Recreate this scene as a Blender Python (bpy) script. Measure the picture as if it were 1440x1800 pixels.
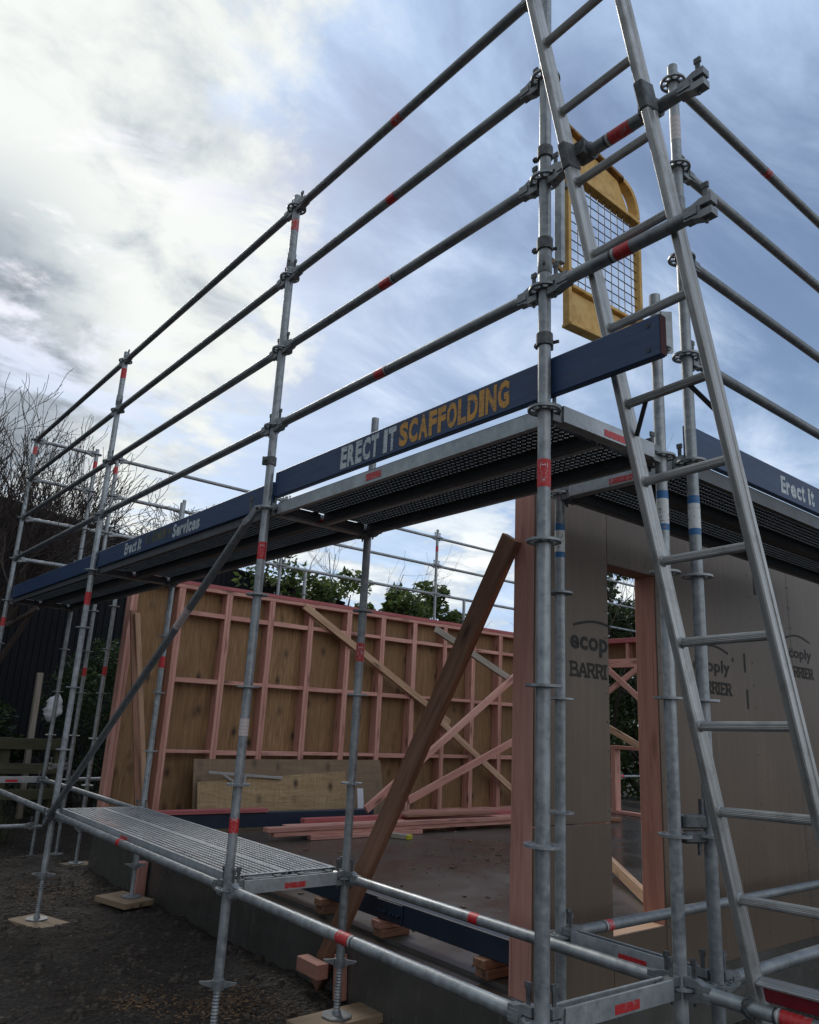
import bpy, math, random
from mathutils import Vector, Matrix, noise
R = math.radians
rnd = random.Random(11)
SC = bpy.context.scene
COL = SC.collection
for o in list(bpy.data.objects):
    bpy.data.objects.remove(o)
V = Vector
G = 2.74                      # height of the working deck (rosette level) above the ground
def lv(z): return G + z       # heights are measured from the deck, like the scaffold's own levels

# ------------------------------------------------------------------ camera
cam = bpy.data.cameras.new('camera'); camo = bpy.data.objects.new('camera', cam); COL.objects.link(camo)
yaw, pitch, roll = 0.894279, 0.265128, 0.0511713
fw0 = V((math.cos(yaw), math.sin(yaw), 0)); rt0 = V((math.sin(yaw), -math.cos(yaw), 0))
fw = fw0*math.cos(pitch) + V((0, 0, 1))*math.sin(pitch); up0 = rt0.cross(fw)
rt = rt0*math.cos(roll) + up0*math.sin(roll); up = up0*math.cos(roll) - rt0*math.sin(roll)
m = Matrix((rt, up, -fw)).transposed().to_4x4(); m.translation = V((-2.03527, -1.76821, lv(-1.1381)))
camo.matrix_world = m
cam.sensor_fit = 'HORIZONTAL'; cam.sensor_width = 36; cam.lens = 1354.54/1440*36
cam.clip_start = .05; cam.clip_end = 3000
SC.camera = camo
SC.render.resolution_x = 819; SC.render.resolution_y = 1024

# ------------------------------------------------------------------ sky, sun, exposure
SUN_AZ, SUN_EL = R(79), R(36)
sund = V((math.cos(SUN_AZ)*math.cos(SUN_EL), math.sin(SUN_AZ)*math.cos(SUN_EL), math.sin(SUN_EL)))
W = bpy.data.worlds.new('World'); SC.world = W; W.use_nodes = True
def world():
    nt = W.node_tree; nt.nodes.clear(); N = nt.nodes; L = nt.links
    def n(t, **k):
        a = N.new(t)
        for q, v in k.items():
            if q.startswith('i_'): a.inputs[q[2:]].default_value = v
            else: setattr(a, q, v)
        return a
    def mth(op, a, b=None, c=None, clamp=False):
        x = n('ShaderNodeMath', operation=op); x.use_clamp = clamp
        for i, s in enumerate((a, b, c)):
            if s is None: continue
            if isinstance(s, (int, float)): x.inputs[i].default_value = s
            else: L.new(s, x.inputs[i])
        return x.outputs[0]
    def mapr(v, a, b, c=0., d=1., smooth=True):
        x = n('ShaderNodeMapRange'); x.interpolation_type = 'SMOOTHSTEP' if smooth else 'LINEAR'
        L.new(v, x.inputs[0])
        for i, q in enumerate((a, b, c, d)): x.inputs[i+1].default_value = q
        return x.outputs[0]
    out = n('ShaderNodeOutputWorld')
    sky = n('ShaderNodeTexSky', sky_type='NISHITA'); sky.sun_disc = False
    sky.sun_elevation = SUN_EL; sky.sun_rotation = R(90)-SUN_AZ; sky.air_density = 1.0; sky.dust_density = .6
    bsky = n('ShaderNodeBackground', i_Strength=.058); L.new(sky.outputs[0], bsky.inputs[0])
    tc = n('ShaderNodeTexCoord'); sep = n('ShaderNodeSeparateXYZ'); L.new(tc.outputs['Generated'], sep.inputs[0])
    zc = mth('ADD', mth('MAXIMUM', sep.outputs[2], 0.), .16)
    cmb = n('ShaderNodeCombineXYZ'); L.new(mth('DIVIDE', sep.outputs[0], zc), cmb.inputs[0]); L.new(mth('DIVIDE', sep.outputs[1], zc), cmb.inputs[1])
    def nz(scale, det, rough, dist, loc, rot=0., sc=(1, 1, 1)):
        mp = n('ShaderNodeMapping'); L.new(cmb.outputs[0], mp.inputs[0]); mp.inputs['Location'].default_value = loc; mp.inputs['Rotation'].default_value = (0, 0, R(rot)); mp.inputs['Scale'].default_value = sc
        x = n('ShaderNodeTexNoise', i_Scale=scale, i_Detail=det, i_Roughness=rough, i_Distortion=dist); L.new(mp.outputs[0], x.inputs['Vector']); return x.outputs[0]
    puff = nz(2.3, 8., .60, .15, (3.1, .4, 2.0)); big = nz(.8, 4., .5, .0, (7.3, 2.2, .7)); wisp = nz(1.7, 8., .60, .5, (1.7, 5.2, .3), -30, (1., 1.7, 1)); fine = nz(5.5, 6., .6, .4, (.3, 9.2, 4.))
    dt = n('ShaderNodeVectorMath', operation='DOT_PRODUCT'); L.new(tc.outputs['Generated'], dt.inputs[0]); dt.inputs[1].default_value = sund
    ang = dt.outputs['Value']; glow = mapr(ang, .78, .99); wide = mapr(ang, -.2, 1.0)
    BA = R(65.5)                     # compass line along which the cloud bank ends
    dl = n('ShaderNodeVectorMath', operation='DOT_PRODUCT'); L.new(tc.outputs['Generated'], dl.inputs[0]); dl.inputs[1].default_value = (-math.sin(BA), math.cos(BA), 0)
    lat = dl.outputs['Value']
    # cloud bank
    edge = mth('ADD', lat, mth('MULTIPLY', mth('SUBTRACT', puff, .5), .80))
    gap = mapr(nz(1.9, 7., .62, .4, (4.4, 1.1, 6.), 20, (1, 1.5, 1)), .50, .36)     # thinner spots where the blue shows through
    bank = mth('MULTIPLY', mapr(edge, -.05, .05), mth('SUBTRACT', 1., mth('MULTIPLY', gap, .85)))
    hole = mapr(mth('ADD', mth('MULTIPLY', fine, .5), mth('MULTIPLY', puff, .6)), .42, .62)
    # thin veils everywhere
    hor = mapr(sep.outputs[2], .42, .04); high = mapr(sep.outputs[2], .45, .80)
    vd = mth('ADD', mth('ADD', mth('MULTIPLY', wisp, .75), mth('MULTIPLY', big, .35)), mth('ADD', mth('MULTIPLY', hor, .28), mth('MULTIPLY', high, .20)))
    back = mapr(ang, .35, -.6)  # sky opposite the sun, out of view, where fill brightness is added
    vd = mth('ADD', vd, mth('MULTIPLY', back, .22))
    veil = mth('MULTIPLY', mapr(vd, .50, .84), .90)
    # brightness of the bank: creamy where thin before the sun, grey in the thick cores further along
    thick = mapr(mth('ADD', lat, mth('MULTIPLY', mth('SUBTRACT', big, .5), .35)), .16, .27)
    low = mapr(sep.outputs[2], .60, .47)
    lit = mth('ADD', mth('MULTIPLY', glow, .16), mth('MULTIPLY', wide, .16))
    lit = mth('ADD', lit, mth('MULTIPLY', hole, .46)); lit = mth('ADD', lit, .20)
    lit = mth('MULTIPLY', lit, mth('SUBTRACT', 1., mth('MULTIPLY', mth('MULTIPLY', thick, low), .58)))
    def ramp(f, *st):
        r_ = n('ShaderNodeValToRGB'); L.new(f, r_.inputs[0]); e = r_.color_ramp.elements
        while len(e) < len(st): e.new(.5)
        for i, (p, c) in enumerate(st): e[i].position = p; e[i].color = (*c, 1)
        return r_.outputs[0]
    bc = n('ShaderNodeBackground', i_Strength=1.0); L.new(ramp(lit, (.10, (.07, .08, .09)), (.40, (.23, .26, .295)), (.66, (.39, .42, .43)), (1., (.54, .555, .535))), bc.inputs[0])
    vl = mth('ADD', mth('ADD', .30, mth('MULTIPLY', back, .45)), mth('MULTIPLY', wisp, .62))   # whitened opposite the sun, added to light the camera-facing sides
    bv = n('ShaderNodeBackground', i_Strength=1.0); L.new(ramp(vl, (.35, (.165, .24, .40)), (.62, (.31, .40, .545)), (.76, (.48, .54, .63)), (1., (.78, .80, .82))), bv.inputs[0])
    m1 = n('ShaderNodeMixShader'); L.new(veil, m1.inputs[0]); L.new(bsky.outputs[0], m1.inputs[1]); L.new(bv.outputs[0], m1.inputs[2])
    cum = nz(3.4, 7., .58, .1, (12.3, 4.4, 1.)); cm = mth('MULTIPLY', mapr(mth('ADD', cum, mth('MULTIPLY', hor, .10)), .54, .62), mapr(sep.outputs[2], .34, .20))
    bcu = n('ShaderNodeBackground', i_Strength=1.0); L.new(ramp(cum, (.52, (.36, .41, .47)), (.66, (.58, .60, .59))), bcu.inputs[0])
    m1b = n('ShaderNodeMixShader'); L.new(cm, m1b.inputs[0]); L.new(m1.outputs[0], m1b.inputs[1]); L.new(bcu.outputs[0], m1b.inputs[2]); m1 = m1b
    m2 = n('ShaderNodeMixShader'); L.new(bank, m2.inputs[0]); L.new(m1.outputs[0], m2.inputs[1]); L.new(bc.outputs[0], m2.inputs[2])
    L.new(m2.outputs[0], out.inputs[0])
world()
sl = bpy.data.lights.new('sun', 'SUN'); sl.energy = 1.0; sl.angle = R(16); sl.color = (1, .95, .87)
slo = bpy.data.objects.new('sun', sl); COL.objects.link(slo); slo.rotation_euler = (-sund).to_track_quat('-Z', 'Y').to_euler(); slo.location = (0, 8, 12)
SC.view_settings.view_transform = 'Standard'; SC.view_settings.look = 'None'; SC.view_settings.exposure = .82; SC.view_settings.gamma = 1
SC.view_settings.use_curve_mapping = False

# ------------------------------------------------------------------ materials
MATS = {}
class NT:
    def __init__(s, name):
        s.m = bpy.data.materials.new(name); s.m.use_nodes = True; s.t = s.m.node_tree; s.t.nodes.clear(); s.name = name
        s.out = s.n('ShaderNodeOutputMaterial'); s.b = s.n('ShaderNodeBsdfPrincipled'); s.l(s.b.outputs[0], s.out.inputs[0])
        s.tc = s.n('ShaderNodeTexCoord'); s.oi = s.n('ShaderNodeObjectInfo'); MATS[name] = s.m
    def n(s, t, **k):
        a = s.t.nodes.new(t)
        for q, v in k.items():
            if q.startswith('i_'): a.inputs[q[2:]].default_value = v
            else: setattr(a, q, v)
        return a
    def l(s, a, b): s.t.links.new(a, b)
    def set(s, **k):
        for q, v in k.items():
            i = s.b.inputs[q.replace('_', ' ')]
            if hasattr(v, 'links') or hasattr(v, 'is_linked'): s.l(v, i)
            else: i.default_value = v
    def coord(s, scale=(1, 1, 1), src='Object', rand=True):
        mp = s.n('ShaderNodeMapping'); mp.inputs['Scale'].default_value = scale
        if rand:
            ad = s.n('ShaderNodeVectorMath', operation='ADD'); ml = s.n('ShaderNodeMath', operation='MULTIPLY'); ml.inputs[1].default_value = 37.
            s.l(s.oi.outputs['Random'], ml.inputs[0]); s.l(s.tc.outputs[src], ad.inputs[0]); s.l(ml.outputs[0], ad.inputs[1]); s.l(ad.outputs[0], mp.inputs[0])
        else: s.l(s.tc.outputs[src], mp.inputs[0])
        return mp.outputs[0]
    def noise(s, co, scale=5., detail=4., rough=.55, dist=0.):
        a = s.n('ShaderNodeTexNoise', i_Scale=scale, i_Detail=detail, i_Roughness=rough, i_Distortion=dist); s.l(co, a.inputs['Vector']); return a.outputs[0]
    def ramp(s, f, *stops):
        r = s.n('ShaderNodeValToRGB'); s.l(f, r.inputs[0]); e = r.color_ramp.elements
        while len(e) < len(stops): e.new(.5)
        for i, (p, c) in enumerate(stops): e[i].position = p; e[i].color = (c, c, c, 1) if isinstance(c, (int, float)) else (*c, 1)
        return r.outputs[0]
    def mix(s, f, a, b, mode='MIX'):
        x = s.n('ShaderNodeMix', data_type='RGBA', blend_type=mode)
        for i, v in ((0, f), (6, a), (7, b)):
            if isinstance(v, (int, float)): x.inputs[i].default_value = v
            elif isinstance(v, tuple): x.inputs[i].default_value = (*v, 1)
            else: s.l(v, x.inputs[i])
        return x.outputs[2]
    def math(s, op, a, b=0., clamp=False):
        x = s.n('ShaderNodeMath', operation=op); x.use_clamp = clamp
        for i, v in ((0, a), (1, b)):
            if isinstance(v, (int, float)): x.inputs[i].default_value = v
            else: s.l(v, x.inputs[i])
        return x.outputs[0]
    def bump(s, h, strength=.3, dist=.01):
        b = s.n('ShaderNodeBump', i_Strength=strength, i_Distance=dist); s.l(h, b.inputs['Height']); s.l(b.outputs[0], s.b.inputs['Normal'])
    def sep(s, co):
        x = s.n('ShaderNodeSeparateXYZ'); s.l(co, x.inputs[0]); return x.outputs

def galv(name, lo, hi, metal, rough):
    t = NT(name); co = t.coord()
    a = t.noise(co, 28, 5, .65); b = t.noise(co, 4, 4, .6); c = t.noise(t.coord((3, 60, 60)), 1.5, 3, .6)
    base = t.mix(t.ramp(a, (.3, 0.), (.75, 1.)), lo, hi)
    base = t.mix(t.ramp(b, (.50, 0.), (.70, .6)), base, tuple(q*1.25 for q in hi))
    sp = t.noise(co, 75, 3, .5); base = t.mix(t.ramp(sp, (.70, 0.), (.78, .45)), base, (.58, .59, .58)); rs = t.noise(co, 11, 5, .7); base = t.mix(t.ramp(rs, (.70, 0.), (.80, .5)), base, (.13, .085, .06))
    base = t.mix(t.ramp(c, (.60, 0.), (.78, .6)), base, (.10, .105, .10))
    base = t.mix(t.math('MULTIPLY', t.oi.outputs['Random'], .3), base, (.12, .13, .14))
    t.set(Base_Color=base, Metallic=metal, Roughness=t.ramp(a, (.2, rough-.1), (.8, rough+.15)))
    t.bump(a, .05, .002)
galv('galvanised', (.17, .19, .205), (.44, .47, .49), .45, .40)
galv('galvanised_dull', (.13, .145, .155), (.30, .32, .33), .42, .48)
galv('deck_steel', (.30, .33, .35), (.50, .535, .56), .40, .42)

galv('deck_dark', (.060, .066, .072), (.125, .135, .145), .35, .55)  # darker version of the deck steel, used for the high-deck planks
t = NT('cast_iron'); a = t.noise(t.coord(), 40, 4); t.set(Base_Color=t.ramp(a, (.3, (.06, .065, .068)), (.75, (.17, .18, .185))), Metallic=.4, Roughness=.6)
t = NT('black_steel'); t.set(Base_Color=(.012, .013, .016, 1), Roughness=.5, Metallic=.2)
t = NT('aluminium'); co = t.coord((2, 90, 90)); a = t.noise(co, 1., 3, .6); b = t.noise(t.coord(), 9, 5, .65)
bc = t.mix(t.ramp(a, (.35, 0.), (.7, 1.)), (.30, .305, .30), (.50, .505, .50)); bc = t.mix(t.ramp(b, (.52, 0.), (.70, .6)), bc, (.17, .165, .155))
t.set(Base_Color=bc, Metallic=.55, Roughness=.42)

def sticker(name, bg, ink, dens=.5):
    t = NT(name); x = t.sep(t.tc.outputs['Generated'])
    ln = t.math('FRACT', t.math('MULTIPLY', x[0], 5.)); a = t.noise(t.coord((150, 300, 300)), 1.6, 2)
    f = t.math('MULTIPLY', t.math('GREATER_THAN', ln, .62), t.math('GREATER_THAN', a, dens), True); f = t.math('MULTIPLY', f, .45)
    w = t.noise(t.coord(), 45, 5, .7)
    c = t.mix(f, bg, ink); rw = t.math('ADD', w, t.math('MULTIPLY', t.oi.outputs['Random'], .16)); c = t.mix(t.ramp(rw, (.68, 0.), (.73, .85)), c, (.30, .31, .32)); c = t.mix(t.math('MULTIPLY', t.oi.outputs['Random'], .25), c, (.5, .12, .11))
    t.set(Base_Color=c, Roughness=.45)
sticker('sticker_red', (.50, .010, .018), (.6, .4, .4), .60)
sticker('sticker_worn', (.55, .55, .54), (.45, .02, .03), .52)
t = NT('sticker_blue'); x = t.sep(t.tc.outputs['Generated']); w = t.noise(t.coord(), 50, 5, .7)
f = t.math('MULTIPLY', t.math('GREATER_THAN', x[0], .16), t.math('LESS_THAN', x[0], .80))
c = t.mix(f, (.02, .13, .33), (.62, .64, .64)); c = t.mix(t.ramp(w, (.56, 0.), (.62, .9)), c, (.14, .15, .155)); t.set(Base_Color=c, Roughness=.5)
t = NT('sticker_band'); t.set(Base_Color=(.55, .55, .54, 1), Roughness=.5)
t = NT('sticker_ink'); t.set(Base_Color=(.03, .03, .03, 1), Roughness=.5)
t = NT('print_white'); t.set(Base_Color=(.72, .62, .62, 1), Roughness=.5)

t = NT('navy_paint'); a = t.noise(t.coord((2, 25, 25)), 2., 4, .6); b = t.noise(t.coord(), 30, 5, .7)
c = t.ramp(a, (.3, (.012, .036, .100)), (.7, (.020, .058, .140))); c = t.mix(t.ramp(b, (.64, 0.), (.70, .6)), c, (.12, .13, .14)); mu = t.noise(t.coord((1.5, 6, 6)), 2.2, 5, .7); c = t.mix(t.ramp(mu, (.56, 0.), (.74, .5)), c, (.06, .062, .065)); t.set(Base_Color=c, Roughness=.52); t.bump(a, .15, .003)
t = NT('navy_steel'); a = t.noise(t.coord(), 6, 5, .6); t.set(Base_Color=t.ramp(a, (.3, (.012, .020, .040)), (.75, (.022, .034, .060))), Roughness=.38)
def letter(name, col, und):
    t = NT(name); a = t.noise(t.coord((16, 190, 16), rand=False), 1., 4, .7); b = t.noise(t.coord((9, 9, 9), rand=False), 2.2, 3)
    f = t.ramp(t.math('ADD', a, t.math('MULTIPLY', b, .35)), (.70, 0.), (.76, 1.)); t.set(Base_Color=t.mix(t.math('MULTIPLY', f, .7), col, und), Roughness=.55)
letter('letter_silver', (.55, .60, .62), (.02, .045, .09)); letter('letter_gold', (.58, .29, .045), (.03, .05, .08))
t = NT('letter_olive'); a = t.noise(t.coord((60, 6, 30)), 1., 4); t.set(Base_Color=t.ramp(a, (.4, (.018, .04, .07)), (.56, (.13, .125, .04))), Roughness=.6)
t = NT('stencil_ink'); a = t.noise(t.coord(), 60, 4); t.set(Base_Color=t.ramp(a, (.3, (.008, .007, .006)), (.8, (.022, .019, .016))), Roughness=.7)

def wood(name, dark, mid, light, rough=.7, knots=True, ring=9.):
    t = NT(name)
    co = t.coord((1.1, 16, 16)); a = t.noise(co, 2.2, 5, .6, .6); fine = t.noise(t.coord((5, 160, 160)), 1.5, 3, .6); big = t.noise(t.coord((.6, 3, 3)), 1.4, 2)
    c = t.ramp(a, (.28, dark), (.5, mid), (.75, light))
    c = t.mix(t.ramp(fine, (.35, .35), (.65, 0.)), c, dark)
    c = t.mix(t.ramp(big, (.45, 0.), (.75, .45)), c, light)
    c = t.mix(t.math('MULTIPLY', t.oi.outputs['Random'], .38), c, dark)
    if knots:
        vo = t.n('ShaderNodeTexVoronoi', i_Scale=1.); t.l(t.coord((2.3, 9, 9)), vo.inputs['Vector'])
        c = t.mix(t.ramp(vo.outputs['Distance'], (.07, .9), (.13, .5), (.30, 0.)), c, tuple(q*.28 for q in dark)); ck = t.noise(t.coord((1.2, 70, 70)), 1.3, 2, .5); c = t.mix(t.ramp(ck, (.66, 0.), (.72, .7)), c, tuple(q*.35 for q in dark))
    t.set(Base_Color=c, Roughness=rough); t.bump(fine, .18, .003)
wood('timber_pink', (.38, .165, .13), (.58, .295, .235), (.69, .41, .335))
wood('timber_red', (.27, .06, .065), (.42, .115, .115), (.54, .20, .19), knots=False)
wood('timber_tan', (.30, .17, .10), (.52, .33, .21), (.66, .46, .31))
wood('timber_orange', (.30, .125, .09), (.46, .22, .165), (.56, .30, .23))
wood('timber_brown', (.13, .058, .034), (.27, .135, .08), (.40, .22, .14))
wood('timber_grey', (.20, .17, .14), (.33, .29, .24), (.42, .37, .31), knots=False)
wood('timber_mossy', (.035, .037, .018), (.065, .062, .032), (.11, .10, .06), knots=False)
wood('sole_timber', (.15, .10, .06), (.27, .19, .115), (.36, .26, .17))
def ply(name, dark, mid, light, kn, sc=(16, 1.3, 1), rings=0):
    t = NT(name)                      # sheet lies in local X-Y, grain along Y
    a = t.noise(t.coord(sc), 1.4, 5, .6, 1.2); b = t.noise(t.coord(), 1.3, 3); w = t.noise(t.coord((90, 4, 1)), 1., 3)
    c = t.ramp(a, (.3, dark), (.5, mid), (.75, light))
    if rings: fr = t.math('FRACT', t.math('MULTIPLY', t.noise(t.coord((1.1, 3.4, 1)), 1.5, 2, .4, .8), rings)); c = t.mix(t.ramp(fr, (.0, .65), (.22, 0.), (.9, 0.), (1., .65)), c, dark)
    c = t.mix(t.ramp(b, (.4, 0.), (.7, .5)), c, dark); c = t.mix(t.ramp(w, (.42, .5), (.58, 0.)), c, dark)
    vo = t.n('ShaderNodeTexVoronoi', i_Scale=1.); t.l(t.coord((4.6, 2.9, 0)), vo.inputs['Vector'])
    c = t.mix(t.ramp(vo.outputs['Distance'], (.075, .95), (.12, .5), (.26, 0.)), c, kn)
    c = t.mix(t.math('MULTIPLY', t.oi.outputs['Random'], .6), c, dark); t.set(Base_Color=c, Roughness=.75); t.bump(w, .1, .002)
ply('ply_inside', (.15, .082, .036), (.30, .175, .080), (.44, .285, .145), (.018, .011, .007), (24, 1.5, 1))
ply('ply_fresh', (.26, .17, .085), (.43, .30, .16), (.54, .40, .23), (.03, .018, .01), (1.6, 13, 1), 11.)
ply('ply_stained', (.17, .115, .07), (.28, .195, .12), (.36, .26, .16), (.02, .012, .008), (1.6, 13, 1))
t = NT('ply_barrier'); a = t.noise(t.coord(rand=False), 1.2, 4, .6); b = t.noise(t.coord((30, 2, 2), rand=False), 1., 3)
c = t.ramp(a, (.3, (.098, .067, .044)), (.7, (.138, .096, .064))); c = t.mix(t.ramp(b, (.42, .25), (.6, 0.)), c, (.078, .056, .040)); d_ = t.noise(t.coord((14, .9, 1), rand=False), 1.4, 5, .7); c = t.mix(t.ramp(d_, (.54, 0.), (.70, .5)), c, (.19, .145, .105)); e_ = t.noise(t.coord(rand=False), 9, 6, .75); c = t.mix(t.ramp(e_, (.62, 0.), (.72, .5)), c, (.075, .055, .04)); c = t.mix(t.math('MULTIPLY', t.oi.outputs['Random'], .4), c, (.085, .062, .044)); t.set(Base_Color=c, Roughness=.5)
t = NT('slab_wet'); co = t.coord(rand=False); a = t.noise(co, 1.1, 6, .6, .4); b = t.noise(co, 7, 5, .65)
c = t.ramp(a, (.32, (.045, .038, .033)), (.68, (.085, .072, .062))); c = t.mix(t.ramp(b, (.55, 0.), (.8, .5)), c, (.05, .045, .042))
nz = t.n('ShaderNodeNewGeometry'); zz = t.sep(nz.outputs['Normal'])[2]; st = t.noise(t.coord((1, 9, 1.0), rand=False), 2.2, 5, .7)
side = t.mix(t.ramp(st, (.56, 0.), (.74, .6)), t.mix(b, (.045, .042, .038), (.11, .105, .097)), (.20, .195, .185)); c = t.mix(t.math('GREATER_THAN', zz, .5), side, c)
t.set(Base_Color=c, Roughness=t.ramp(a, (.35, .18), (.62, .40))); t.bump(b, .06, .004)
t = NT('soil'); co = t.coord(rand=False); a = t.noise(co, 2.1, 6, .65); b = t.noise(co, 26, 6, .7); v = t.n('ShaderNodeTexVoronoi', i_Scale=34.); t.l(co, v.inputs['Vector'])
c = t.ramp(a, (.3, (.026, .0165, .010)), (.55, (.052, .034, .021)), (.8, (.095, .066, .042))); c = t.mix(t.ramp(b, (.45, .7), (.65, 0.)), c, (.008, .006, .005)); c = t.mix(t.ramp(t.sep(v.outputs['Color'])[0], (.72, 0.), (.95, .55)), c, (.075, .058, .042))
t.set(Base_Color=c, Roughness=t.ramp(a, (.3, .6), (.6, .95))); t.bump(t.math('ADD', b, t.math('MULTIPLY', v.outputs['Distance'], .9)), 1., .055)
t = NT('clod'); a = t.noise(t.coord(), 18, 4); t.set(Base_Color=t.ramp(a, (.3, (.022, .017, .013)), (.75, (.095, .075, .057))), Roughness=.85); t.bump(a, .6, .02)
t = NT('shavings'); t.l(t.n('ShaderNodeNewGeometry').outputs['Random Per Island'], t.n('ShaderNodeValToRGB').inputs[0]); rr = [q for q in t.t.nodes if q.type == 'VALTORGB'][0]
e = rr.color_ramp.elements; e[0].color = (.05, .022, .012, 1); e[1].color = (.24, .15, .075, 1); t.set(Base_Color=rr.outputs[0], Roughness=.8)
t = NT('gate_yellow'); a = t.noise(t.coord(), 14, 5, .65); t.set(Base_Color=t.ramp(a, (.3, (.42, .22, .04)), (.52, (.66, .40, .10)), (.66, (.70, .47, .17)), (.76, (.24, .11, .035))), Roughness=.5)
t = NT('gate_rusty'); a = t.noise(t.coord(), 22, 5, .7); t.set(Base_Color=t.ramp(a, (.42, (.36, .19, .04)), (.6, (.09, .045, .025))), Roughness=.65)
t = NT('shed_cladding'); a = t.noise(t.coord(rand=False), 1.5, 4); t.set(Base_Color=t.ramp(a, (.3, (.006, .007, .010)), (.7, (.010, .0115, .015))), Roughness=.8, Specular_IOR_Level=.2)
t = NT('bark'); a = t.noise(t.coord((12, 12, 2)), 2., 4); t.set(Base_Color=t.ramp(a, (.3, (.020, .016, .013)), (.7, (.060, .050, .040))), Roughness=.9)
t = NT('twig'); a = t.noise(t.coord(), 3., 3); t.set(Base_Color=t.ramp(a, (.3, (.030, .022, .020)), (.7, (.065, .048, .040))), Roughness=.85)
def leaf(name, a, b, tr=.35):
    t = NT(name); g = t.n('ShaderNodeNewGeometry'); c = t.ramp(g.outputs['Random Per Island'], (0., a), (1., b)); t.set(Base_Color=c, Roughness=.5)
    tl = t.n('ShaderNodeBsdfTranslucent'); t.l(c, tl.inputs[0]); mx = t.n('ShaderNodeMixShader', i_Fac=tr); t.l(t.b.outputs[0], mx.inputs[1]); t.l(tl.outputs[0], mx.inputs[2]); t.l(mx.outputs[0], t.out.inputs[0])
leaf('leaf_dark', (.014, .026, .010), (.060, .095, .030), .45); leaf('leaf_mid', (.025, .048, .014), (.15, .20, .055), .5); leaf('leaf_grass', (.025, .040, .014), (.085, .10, .04)); leaf('leaf_brown', (.05, .03, .015), (.12, .07, .035))
t = NT('white_plastic'); t.set(Base_Color=(.6, .62, .66, 1), Roughness=.5)
t = NT('paint_yellow'); t.set(Base_Color=(.45, .42, .03, 1), Roughness=.6)
t = NT('end_grain'); t.set(Base_Color=(.06, .018, .02, 1), Roughness=.8)
t = NT('red_bar'); a = t.noise(t.coord(), 20, 4); t.set(Base_Color=t.ramp(a, (.3, (.13, .008, .016)), (.75, (.22, .016, .028))), Roughness=.5)
def mat(n): return MATS[n]

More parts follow.
